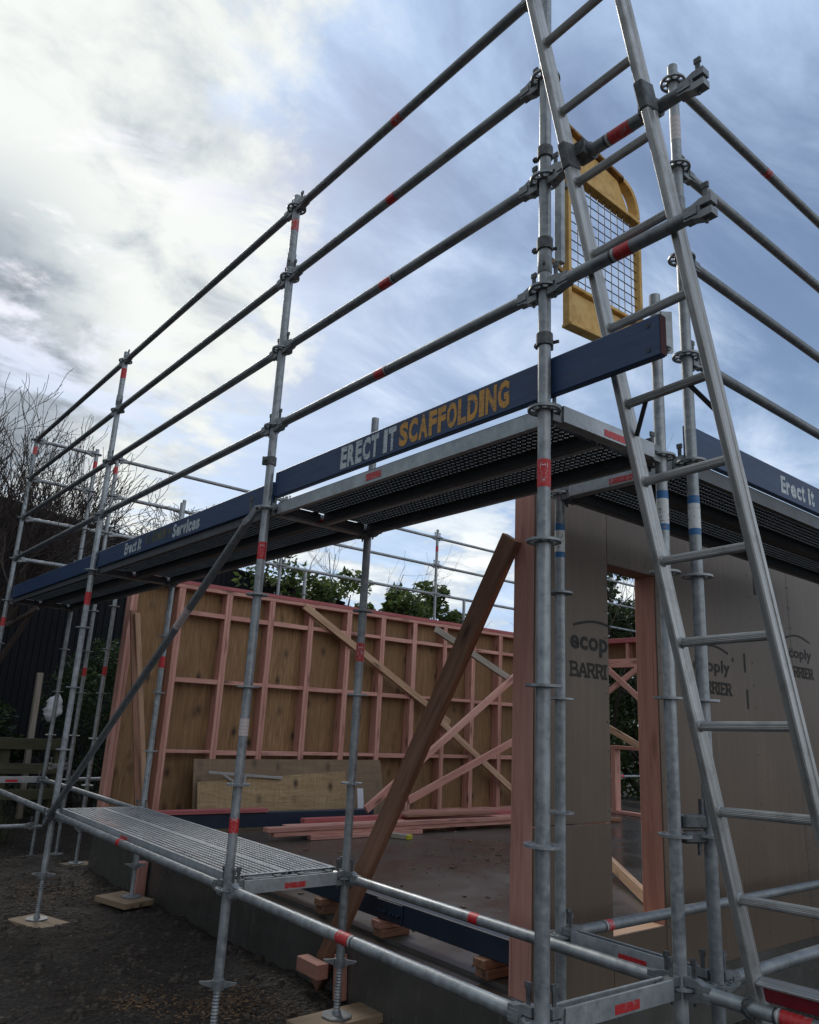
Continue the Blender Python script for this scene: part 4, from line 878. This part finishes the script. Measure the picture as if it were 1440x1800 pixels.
tb('diagonal_batten', 'steeper pink batten rising to the right behind the brown prop', (3.62, 5.80, -2.14), (6.55, 5.80, -.14), .045, .085, 'timber_pink', 'batten', 'battens on the framed wall')
tb('diagonal_batten', 'shallower pink batten rising to the right, low on the framed wall', (4.20, 5.75, -2.05), (6.9, 5.75, -.98), .045, .085, 'timber_pink', 'batten', 'battens on the framed wall')
tb('diagonal_batten', 'pink batten rising rightward, seen through the wall opening', (8.50, 6.5, -.82), (8.50, 4.7, .31), .04, .085, 'timber_pink', 'batten', 'battens by the end wall')
tb('diagonal_batten', 'pink batten falling rightward, seen through the wall opening', (8.45, 6.5, .24), (8.45, 4.7, -1.18), .04, .085, 'timber_pink', 'batten', 'battens by the end wall')
tb('diagonal_batten', 'pale tan batten falling rightward, seen through the wall opening', (8.40, 6.6, -.80), (8.40, 4.2, -1.85), .04, .10, 'timber_tan', 'batten', 'battens by the end wall')
tb('timber_prop', 'pale timber prop reaching the floor just inside the wall opening', (4.9, 3.7, -2.20), (3.24, 1.78, -2.315), .045, .09, 'timber_tan', 'prop')
tb('timber_prop', 'thin brown board leaning at the left end of the framed wall', (.90, 6.55, -.13), (1.22, 6.40, -2.33), .028, .07, 'timber_brown', 'prop', 'boards at the left end of the framed wall', (1, 0, 0))
tb('timber_prop', 'thin pale split board leaning at the left end of the framed wall', (.93, 6.50, -.16), (1.33, 6.50, -2.33), .03, .055, 'timber_tan', 'prop', 'boards at the left end of the framed wall', (1, 0, 0))
# navy steel beams
def beam(label, p0, p1, w, h, plate=None):
    t_ = thing('steel_beam', label, 'steel beam', (p0[0], p0[1], lv(p0[2]-h/2)), 'navy steel beams'); M = frame((p0[0], p0[1], lv(p0[2])), (p1[0], p1[1], lv(p1[2]))); L = (V(p1)-V(p0)).length
    obj('channel', MB().cbox((0, 0, 0), (L, w, h), .005).mesh('channel', 'navy_steel'), M, t_)
    if plate is not None:
        pl = obj('bolt_plate', MB().cbox((0, 0, 0), (.24, .010, h*.86), .002).mesh('bolt_plate', 'navy_steel'), M @ T(plate, w/2+.006, 0), t_)
        for i in range(6): obj('bolt', cached('bolt', lambda: MB().tube((0, 0, 0), (0, .018, 0), .014, n=6).tube((0, .018, 0), (0, .026, 0), .008, n=8).mesh('bolt', 'navy_steel')), M @ T(plate-.085+i*.034+(.012 if i > 2 else -.012), w/2+.011, -.008), pl)
    return t_
beam('navy steel beam on timber packers along the slab edge, with a bolted plate', (1.125, .99+.14, -2.212), (1.125, 3.9, -2.212), .10, .118, -.42)
beam('navy steel beam lying across the back of the slab under a red timber', (1.05, 6.22, -2.245), (3.95, 6.12, -2.245), .10, .15)
for i, (x, y, lab) in enumerate(((1.13, 1.30, 'dark timber packer under the beam beside the pink corner post'), (1.13, 2.16, 'orange timber packer in the middle under the navy beam'), (1.13, 2.78, 'timber packer under the navy beam behind the brown prop'))):
    p_ = thing('timber_packer', lab, 'packer', (x, y, lv(ZS)), 'packers under the navy beam')
    bar('block', (x-.09, y, lv(ZS+.024)), (x+.12, y, lv(ZS+.024)), .09, .044, 'timber_brown', p_); bar('block', (x-.10, y+.012, lv(ZS+.068)), (x+.11, y+.008, lv(ZS+.068)), .085, .042, 'timber_orange' if i == 1 else 'timber_brown', p_)
for i, (x, y) in enumerate(((1.4, 6.2), (3.5, 6.13))): tb('timber_packer', ('left' if i == 0 else 'right') + ' packer under the navy beam at the back of the slab', (x, y-.12, ZS+.021), (x, y+.12, ZS+.021), .09, .038, 'timber_orange', 'packer')
tb('red_timber', 'bright red timber lying on the navy beam at the back', (.98, 6.19, -2.148), (2.52, 6.14, -2.148), .09, .042, 'timber_red')
STK = [('long pink timber, front of the upper layer in the stack', 2.12, 7.2, 5.42, 1, 'timber_pink'), ('long pink timber, front of the lower layer in the stack', 2.20, 7.1, 5.43, 0, 'timber_pink'), ('pink timber behind, raised in the top layer of the stack', 2.66, 7.0, 5.60, 2, 'timber_red'),
       ('pink timber in the middle of the upper layer of the stack', 2.4, 7.1, 5.53, 1, 'timber_pink'), ('pink timber in the middle of the lower layer of the stack', 2.5, 7.0, 5.54, 0, 'timber_pink'), ('pink timber at the back of the upper layer of the stack', 2.7, 7.2, 5.64, 1, 'timber_pink'), ('pink timber at the back of the lower layer of the stack', 2.72, 7.2, 5.65, 0, 'timber_pink')]
for lab, a, b, y, k, m_ in STK: tb('stacked_timber', lab, (a, y+.01, ZS+.068+.046*k), (b, y-.03+rnd.uniform(-.01, .01), ZS+.068+.046*k), .092, .045, m_, 'timber', 'stack of pink timbers on the slab')
tb('stacked_timber', 'short pink timber under the left half of the stack', (2.62, 5.40, ZS+.024), (4.1, 5.38, ZS+.024), .09, .042, 'timber_pink', 'timber'); tb('stacked_timber', 'brown board lying on top of the pink stack', (3.95, 5.50, ZS+.180), (5.35, 5.44, ZS+.180), .12, .026, 'timber_brown', 'board')
for i, x in enumerate((3.2, 5.0, 6.4)): tb('timber_bearer', f"{['left', 'middle', 'right'][i]} dark bearer under the stack of pink timbers", (x, 5.62, ZS+.023), (x, 5.88, ZS+.023), .09, .040, 'timber_brown', 'bearer')
oc = thing('timber_offcut', 'short grey offcut with a yellow painted end lying on the slab', 'offcut', (3.65, 5.2, lv(ZS)))
bar('block', (3.52, 5.45, lv(ZS+.026)), (3.66, 5.07, lv(ZS+.026)), .09, .045, 'timber_grey', oc); bar('painted_end', (3.661, 5.067, lv(ZS+.026)), (3.672, 5.037, lv(ZS+.026)), .091, .046, 'paint_yellow', oc)
tb('timber_offcut', 'dark offcut on the slab seen through the wall opening', (7.4, 5.6, ZS+.03), (7.75, 5.3, ZS+.03), .12, .05, 'timber_brown', 'offcut')
# plywood offcuts leaning at the far wall
def lean(label, x0, x1, h0, h1, y, m_, off):
    t_ = thing('leaning_ply_sheet', label, 'plywood sheet', (x0, y, lv(ZS)), 'plywood leaning on the framed wall')
    b = MB().prism([(x0, 0), (x1, 0), (x1-off, h1), (x0-off*.3, h0)], -.0085, .0085); M = T(0, y, lv(ZS+.003)) @ Matrix.Rotation(R(-9), 4, 'X')
    b2 = MB(); cx = (x0+x1)/2; b2.v = [V((q.x-cx, q.z, -q.y)) for q in b.v]; b2.f = b.f      # grain along the sheet
    obj('board', b2.mesh('board', m_), T(cx, y, lv(ZS+.003)) @ Matrix.Rotation(R(-9), 4, 'X') @ Matrix.Rotation(R(90), 4, 'X'), t_)
lean('wide stained plywood sheet leaning on the framed wall', 1.93, 4.62, .70, .71, 6.70, 'ply_stained', .06)
lean('fresh knotty plywood offcut with slanting top leaning in front of the wide sheet', 1.95, 3.98, .46, .575, 6.62, 'ply_fresh', .05)
tr = thing('metal_trestle', 'small pale metal frame lying behind the knotty plywood offcut', 'frame', (2.2, 6.66, lv(-1.85)))
bar('rail', (2.04, 6.665, lv(-1.80)), (3.0, 6.665, lv(-1.865)), .02, .03, 'aluminium', tr); bar('strut', (2.22, 6.66, lv(-1.82)), (2.36, 6.66, lv(-1.90)), .015, .025, 'aluminium', tr); bar('strut', (2.50, 6.66, lv(-1.84)), (2.50, 6.66, lv(-1.92)), .015, .03, 'aluminium', tr, (1, 0, 0))
wt = thing('white_card', 'narrow white printed card leaning beside a scaffold post near the plywood', 'card', (3.95, 6.3, lv(ZS)))
sheet('card', T(3.93, 6.32, lv(ZS+.20)) @ Matrix.Rotation(R(80), 4, 'X'), .09, .40, .006, 'white_plastic', wt)
strokes('print', [[(0, 0), (.02, .02), (0, .04), (.02, .06)], [(0, .1), (.02, .1)], [(0, .12), (.02, .12)]], .008, T(3.925, 6.311, lv(ZS+.16)) @ Matrix.Rotation(R(80), 4, 'X'), wt, 'stencil_ink')

# ------------------------------------------------------------------ soil litter
def scatter():
    b = MB(); r_ = random.Random(5)
    for i in range(6500):
        x = r_.uniform(-1.5, 1.0); y = r_.uniform(1.2, 8.6)
        if r_.random() < .25: x, y = r_.uniform(.5, 3.), r_.uniform(-1.1, .85)
        if x > .95 and y > .85: continue
        s_ = .004+.032*r_.random()**5; z = ground_z(x, y)+s_*.25; k = len(b.v); a = r_.uniform(0, 6.28)
        ring = [(math.cos(a+q*1.2566)*s_*r_.uniform(.7, 1.25), math.sin(a+q*1.2566)*s_*r_.uniform(.7, 1.25)) for q in range(5)]
        b.v += [V((x+p, y+q, z-s_*.4)) for p, q in ring]+[V((x+p*.65, y+q*.65, z+s_*r_.uniform(.25, .5))) for p, q in ring]
        b.f += [(k+q, k+(q+1) % 5, k+5+(q+1) % 5, k+5+q) for q in range(5)]+[(k+5, k+6, k+7, k+8, k+9)]
    tag(obj('soil_clods', b.mesh('soil_clods', 'clod')), 'loose clods and stones scattered over the dark soil', 'clods', kind='stuff')
    b = MB()
    spots = [((.33, 2.62), (.30, .30), 1500), ((-.05, 2.95), (.16, .14), 500), ((.28, 6.0), (.45, .5), 1300), ((.62, 2.1), (.2, .3), 180), ((.15, 3.6), (.5, 1.0), 260), ((1.3, -.3), (.6, .5), 260)]
    for (cx, cy), (sx_, sy_), n_ in spots:
        for i in range(n_):
            x, y = r_.gauss(cx, sx_*.6), r_.gauss(cy, sy_*.6)
            if x > .95 and y > .85: continue
            z = ground_z(x, y)+.004; l_ = r_.uniform(.003, .012); w_ = r_.uniform(.001, .003); a = r_.uniform(0, 6.28); d = V((math.cos(a), math.sin(a), r_.uniform(-.2, .35)))*l_; n2 = V((-math.sin(a), math.cos(a), r_.uniform(-.4, .4)))*w_; c = V((x, y, z)); k = len(b.v)
            b.v += [c-d-n2, c+d-n2, c+d+n2+V((0, 0, .003)), c-d+n2+V((0, 0, .002))]; b.f.append((k, k+1, k+2, k+3))
    b2 = MB()
    for i in range(420):
        x, y = r_.uniform(1.15, 7.5), r_.uniform(1.1, 6.7); l_ = .004+.03*r_.random()**4; a = r_.uniform(0, 6.28); k = len(b2.v); d = V((math.cos(a), math.sin(a), 0))*l_; n2 = V((-math.sin(a), math.cos(a), 0))*l_*r_.uniform(.2, .8); c = V((x, y, lv(ZS)+.003))
        b2.v += [c-d-n2, c+d-n2, c+d+n2, c-d+n2]+[c-d*.9-n2*.9+V((0, 0, .006)), c+d*.9-n2*.9+V((0, 0, .006)), c+d*.9+n2*.9+V((0, 0, .006)), c-d*.9+n2*.9+V((0, 0, .006))]; b2.f += [(k+4, k+5, k+6, k+7), (k, k+1, k+5, k+4), (k+1, k+2, k+6, k+5), (k+2, k+3, k+7, k+6), (k+3, k, k+4, k+7)]
    tag(obj('slab_litter', b2.mesh('slab_litter', 'shavings')), 'small wood chips and litter on the wet slab', 'litter', kind='stuff')
    tag(obj('wood_shavings', b.mesh('wood_shavings', 'shavings')), 'sawdust and wood shavings strewn on the soil', 'shavings', kind='stuff')
scatter()

# ------------------------------------------------------------------ background: shed, fence, shrubs and trees
def shed():
    y = 14.0; t_ = thing('dark_shed', 'dark ribbed metal shed with sloping top behind the far end of the scaffold', 'shed', (0, y, 0))
    def top(x): return lv(2.50-.117*(x-.75))
    x = -9.0; w = .96; i = 0
    while x < 8.4:
        b = MB(); n_ = 8; pts = []
        for q in range(n_):
            u = q*w/n_; pts += [(u, 0), (u+.085, 0), (u+.095, -.022), (u+.110, -.022)]
        pts.append((w, 0)); k = len(pts)
        b.v = [V((p, d, 0)) for p, d in pts]+[V((p, d, top(x+p))) for p, d in pts]; b.f = [(j, j+1, k+j+1, k+j) for j in range(k-1)]
        obj('cladding_sheet', b.mesh('cladding_sheet', 'shed_cladding'), T(x, y, 0), t_); x += w; i += 1
    b = MB(); b.add([(-9, y-.05, top(-9)), (8.7, y-.05, top(8.7)), (8.7, y+5, top(8.7)), (-9, y+5, top(-9)), (-9, y-.05, top(-9)+.06), (8.7, y-.05, top(8.7)+.06), (8.7, y+5, top(8.7)+.06), (-9, y+5, top(-9)+.06)], [(0, 1, 2, 3), (7, 6, 5, 4), (0, 4, 5, 1), (1, 5, 6, 2), (2, 6, 7, 3), (3, 7, 4, 0)])
    obj('roof', b.mesh('roof', 'shed_cladding'), None, t_)
    obj('side_wall', MB().box((8.62, y+2.5, 1.8), (.06, 4.8, 3.55)).mesh('side_wall', 'shed_cladding'), None, t_)
shed()
def fence():
    t_ = thing('rail_fence', 'mossy post and rail fence in the shade at the left edge', 'fence', (.4, 9.6, 0))
    for z, h, x1 in ((-1.67, .14, 1.35), (-1.98, .13, 1.30), (-2.3, .13, 1.3)): boxw('rail', (-4., 9.56, lv(z-h/2)), (x1, 9.60, lv(z+h/2)), 'timber_mossy', t_)
    for x in (-2.6, -.9, .60, 1.28): boxw('post', (x-.06, 9.61, 0), (x+.06, 9.72, lv(-1.60)), 'timber_mossy', t_)
fence()
fp = thing('fence_post', 'pale tall timber post standing among the left shrubs', 'post', (.95, 9.95, 0)); bar('post', (.98, 9.95, .1), (.94, 9.95, lv(-.74)), .10, .07, 'timber_grey', fp, (1, 0, 0), .006)
def sack():
    b = MB(); n_ = 14; m_ = 10
    for j in range(m_+1):
        f = j/m_; rr_ = .13*math.sin(math.pi*min(1, f*.86+.08))**.6
        for i in range(n_):
            a = 2*math.pi*i/n_; k = 1+.8*noise.noise(V((math.cos(a)*2.6, math.sin(a)*2.6, f*5.1))); b.v.append(V((rr_*k*math.cos(a), rr_*.6*k*math.sin(a), f*.40+.03*math.cos(a))))
    b.f = [(j*n_+i, j*n_+(i+1) % n_, (j+1)*n_+(i+1) % n_, (j+1)*n_+i) for j in range(m_) for i in range(n_)]+[tuple(range(n_-1, -1, -1)), tuple(range(m_*n_, m_*n_+n_))]
    t_ = thing('plastic_sack', 'crumpled white plastic sack caught in the left shrubs', 'sack', (1.18, 9.9, lv(-1.4))); obj('sack', b.mesh('sack', 'white_plastic', 60), T(1.20, 10.0, lv(-1.37)) @ Matrix.Scale(.85, 4), t_)
sack()
def leaves(b, c, rad, n_, size, r_, flat=1.):
    for i in range(n_):
        while True:
            p = V((r_.uniform(-1, 1), r_.uniform(-1, 1), r_.uniform(-1, 1)))
            if .25 < p.length < 1: break
        p = V((p.x*rad[0], p.y*rad[1], p.z*rad[2]))+V(c); d = V((r_.gauss(0, 1), r_.gauss(0, 1), r_.gauss(0, .7)-.2)).normalized(); n2 = d.orthogonal().normalized(); n2.rotate(Matrix.Rotation(r_.uniform(0, 6.28), 3, d)); s_ = size*r_.uniform(.6, 1.3)
        k = len(b.v); b.v += [p-d*s_, p+n2*s_*.42, p+d*s_, p-n2*s_*.42+d.cross(n2)*s_*.12]; b.f.append((k, k+1, k+2, k+3))
def branches(b, p, d, L, r, depth, r_, spread=.5, upb=.15, kids=(2, 4), kink=.22, minr=.003, tips=None):
    pts = [p]; rs = [r]; n_ = 4; q = V(p); dd = V(d)
    for i in range(n_):
        dd = (dd+V((r_.gauss(0, kink), r_.gauss(0, kink), r_.gauss(0, kink)+upb))).normalized(); q = q+dd*L/n_; pts.append(q.copy()); rs.append(max(minr, r*(1-.55*(i+1)/n_)))
    b.path(pts, rs, 6 if r > .03 else (4 if r > .009 else 3))
    if tips is not None and depth <= 1: tips.append(q.copy())
    if depth <= 0: return
    for i in range(r_.randint(*kids)+(1 if depth > 2 else 0)):
        t_ = r_.uniform(.35, 1.); k = min(n_-1, int(t_*n_)); p2 = pts[k].lerp(pts[k+1], t_*n_-k) if t_ < 1 else pts[-1]
        nd = (dd+V((r_.gauss(0, spread), r_.gauss(0, spread), r_.gauss(0, spread*.7)))).normalized()
        branches(b, p2, nd, L*r_.uniform(.55, .82), max(minr, r*(1-.5*t_)*r_.uniform(.5, .7)), depth-1, r_, spread, upb, kids, kink, minr, tips)
def shrub(label, c, rad, n_, size, m_, seed, clumps=14, name='shrub', grp='shrubs along the left boundary'):
    r_ = random.Random(seed); z0 = max(0., c[2]-rad[2]); t_ = thing(name, label, 'shrub' if name == 'shrub' else 'tree', (c[0], c[1], 0), grp); b = MB()
    for i in range(clumps):
        a = r_.uniform(0, 6.28); u = r_.uniform(-.75, .8); k = math.sqrt(1-u*u)*r_.uniform(.35, .85); s_ = r_.uniform(.28, .5)
        leaves(b, (c[0]+rad[0]*k*math.cos(a), c[1]+rad[1]*k*math.sin(a), c[2]+rad[2]*u), (rad[0]*s_, rad[1]*s_, rad[2]*s_*.8), n_//clumps, size, r_)
    obj('crown', b.mesh('crown', m_), None, t_); b = MB()
    for i in range(7): branches(b, V((c[0]+r_.uniform(-.2, .2), c[1]+r_.uniform(-.2, .2), 0.05)), V((r_.gauss(0, .4), r_.gauss(0, .4), 1)).normalized(), c[2]*.75, .02+.012*rad[0], 2, r_, .45, .1, (2, 3))
    obj('trunk', b.mesh('trunk', 'bark', 60), None, t_)
shrub('dark leafy shrub filling the left edge below the shed', (-.6, 10.6, 1.2), (1.5, .9, 1.25), 9000, .055, 'leaf_dark', 1, 22)
shrub('small leaved dark shrub behind the far jacks', (1.9, 10.4, 1.25), (.75, .8, 1.45), 8000, .035, 'leaf_dark', 2, 20)
shrub('taller dark shrub between the far posts and the framed wall', (2.5, 9.3, 1.3), (.6, .5, 1.3), 6500, .035, 'leaf_mid', 3, 18)
shrub('low dark shrub under the rail fence', (.5, 10.3, .55), (1.1, .5, .6), 4500, .045, 'leaf_dark', 4, 14)
def leafy(label, base, h, crowns, n_, size, m_, seed, twigs=0):
    r_ = random.Random(seed); t_ = thing('leafy_tree', label, 'tree', (*base, 0), 'trees behind the building'); b = MB()
    for cc, rr_ in crowns:
        for i in range(12):
            a = r_.uniform(0, 6.28); u = r_.uniform(-.8, .85); k = math.sqrt(1-u*u)*r_.uniform(.4, .9); s_ = r_.uniform(.25, .45)
            leaves(b, (cc[0]+rr_[0]*k*math.cos(a), cc[1]+rr_[1]*k*math.sin(a), lv(cc[2])+rr_[2]*u), (rr_[0]*s_, rr_[1]*s_, rr_[2]*s_*.8), n_//(12*len(crowns)), size, r_)
    obj('crown', b.mesh('crown', m_), None, t_); b = MB(); branches(b, V((*base, .0)), V((0, 0, 1)), h*.55, .10, 3, r_, .45, .12, (3, 4))
    for cc, rr_ in crowns: b.path([V((*base, h*.3)), V((cc[0], cc[1], lv(cc[2])-rr_[2]*.6)), V((cc[0]+.1, cc[1], lv(cc[2])+rr_[2]*.3))], [.06, .035, .012], 6)
    for i in range(twigs):
        cc, rr_ = crowns[i % len(crowns)]; branches(b, V((cc[0]+r_.uniform(-.7, .7)*rr_[0], cc[1], lv(cc[2]))), V((r_.gauss(0, .35), r_.gauss(0, .2), 1)).normalized(), rr_[2]*1.7, .014, 2, r_, .4, .1, (2, 3))
    obj('trunk', b.mesh('trunk', 'bark', 60), None, t_)
leafy('dense leafy tree behind the framed wall, left of the distant post', (8.0, 13.4), 4.8, [((7.7, 13.3, 1.35), (.85, .8, .75)), ((8.5, 13.6, 1.55), (.8, .8, .7)), ((9.1, 13.4, .8), (.8, .8, .7))], 4200, .085, 'leaf_mid', 21, 4)
leafy('leafy tree with fresh green sprays behind the distant scaffold post', (10.6, 13.4), 4.8, [((9.9, 13.2, 1.5), (.75, .8, .6)), ((10.7, 13.4, 1.7), (.9, .8, .75)), ((11.3, 13.3, 1.25), (.75, .8, .7))], 4600, .090, 'leaf_mid', 22, 3)
leafy('thin tree with sparse brownish leaves at the left end of the visible sky gap', (5.6, 14.6), 4.9, [((6.1, 13.4, 2.0), (.9, .5, .5)), ((6.9, 13.4, 1.75), (.5, .4, .45))], 600, .075, 'leaf_mid', 23, 6)
leafy('large dark tree filling the wall opening', (16.0, 10.5), 7.5, [((15.0, 10., .2), (1.6, 1.6, 1.9)), ((16.4, 10.6, 2.4), (1.7, 1.6, 1.5)), ((15.4, 11., -1.6), (1.8, 1.5, 1.3)), ((17.4, 11.5, .6), (1.8, 1.6, 2.0))], 16000, .10, 'leaf_dark', 24, 4)
leafy('dark evergreen standing beyond the end wall', (13.2, 9.5), 5.5, [((13.0, 9.4, -.6), (1.1, 1.1, 1.6)), ((13.9, 8.6, -1.4), (1.2, 1.1, 1.3)), ((13.6, 10.0, 1.0), (.9, .9, 1.0))], 9000, .08, 'leaf_dark', 25, 3)
def bare(label, base, h, lean_, seed, r0, stems, depth=5, upb=.13, spread=.42, kids=(2, 4), kink=.16, tw=.004, hl=.33):
    r_ = random.Random(seed); t_ = thing('bare_tree', label, 'tree', (*base, 0), 'bare winter trees'); b = MB(); p = V((*base, -.1)); top = V((base[0]+lean_[0], base[1]+lean_[1], h*.42))
    b.path([p, p.lerp(top, .3)+V((.05, 0, 0)), p.lerp(top, .65)-V((.04, 0, 0)), top], [r0*1.25, r0*1.05, r0*.95, r0*.8], 10); obj('trunk', b.mesh('trunk', 'bark', 60), None, t_); b = MB()
    for i in range(stems):
        a = 2*math.pi*i/stems+r_.uniform(-.3, .3); q = p.lerp(top, r_.uniform(.6, 1.)); branches(b, q, V((math.cos(a)*spread*1.3, math.sin(a)*.4, 1.)).normalized(), h*hl, r0*r_.uniform(.35, .5), depth, r_, spread, upb, kids, kink, tw)
    obj('crown', b.mesh('crown', 'twig'), None, t_)
bare('bare tree with dense upright twigs at the left edge', (.25, 10.2), 5.5, (-.3, .2), 31, .15, 10, 4, .13, .31, (3, 4), .19, .0042)
bare('gnarled bare tree with twisting branches behind the dark shed', (4.7, 16.8), 9.6, (.2, 0), 32, .16, 9, 5, .05, .55, (2, 3), .40, .008, .20)
def grass():
    r_ = random.Random(8)
    for i, (cx, cy, n_, lab) in enumerate(((-.55, 7.3, 260, 'tuft of long arching grass at the left edge, nearest the camera'), (-.15, 8.0, 240, 'tuft of long arching grass beside the far left corner post'), (.35, 8.7, 260, 'tuft of long arching grass behind the leftmost far jack'))):
        b = MB()
        for j in range(n_):
            a = r_.uniform(0, 6.28); l_ = r_.uniform(.35, .75); d = V((math.cos(a), math.sin(a), 0)); p = V((cx+r_.gauss(0, .12), cy+r_.gauss(0, .12), -.05)); w_ = V((-d.y, d.x, 0))*.004; k = len(b.v); o_ = r_.uniform(.3, .75)
            for f in (0, .35, .7, 1.): c = p+d*l_*o_*f*f*1.1+V((0, 0, l_*(f-.55*o_*f*f))); b.v += [c-w_*(1.05-f), c+w_*(1.05-f)]
            b.f += [(k+2*q, k+2*q+1, k+2*q+3, k+2*q+2) for q in range(3)]
        tag(obj('grass_tuft', b.mesh('grass_tuft', 'leaf_grass')), lab, 'grass', 'tufts of long grass')
grass()
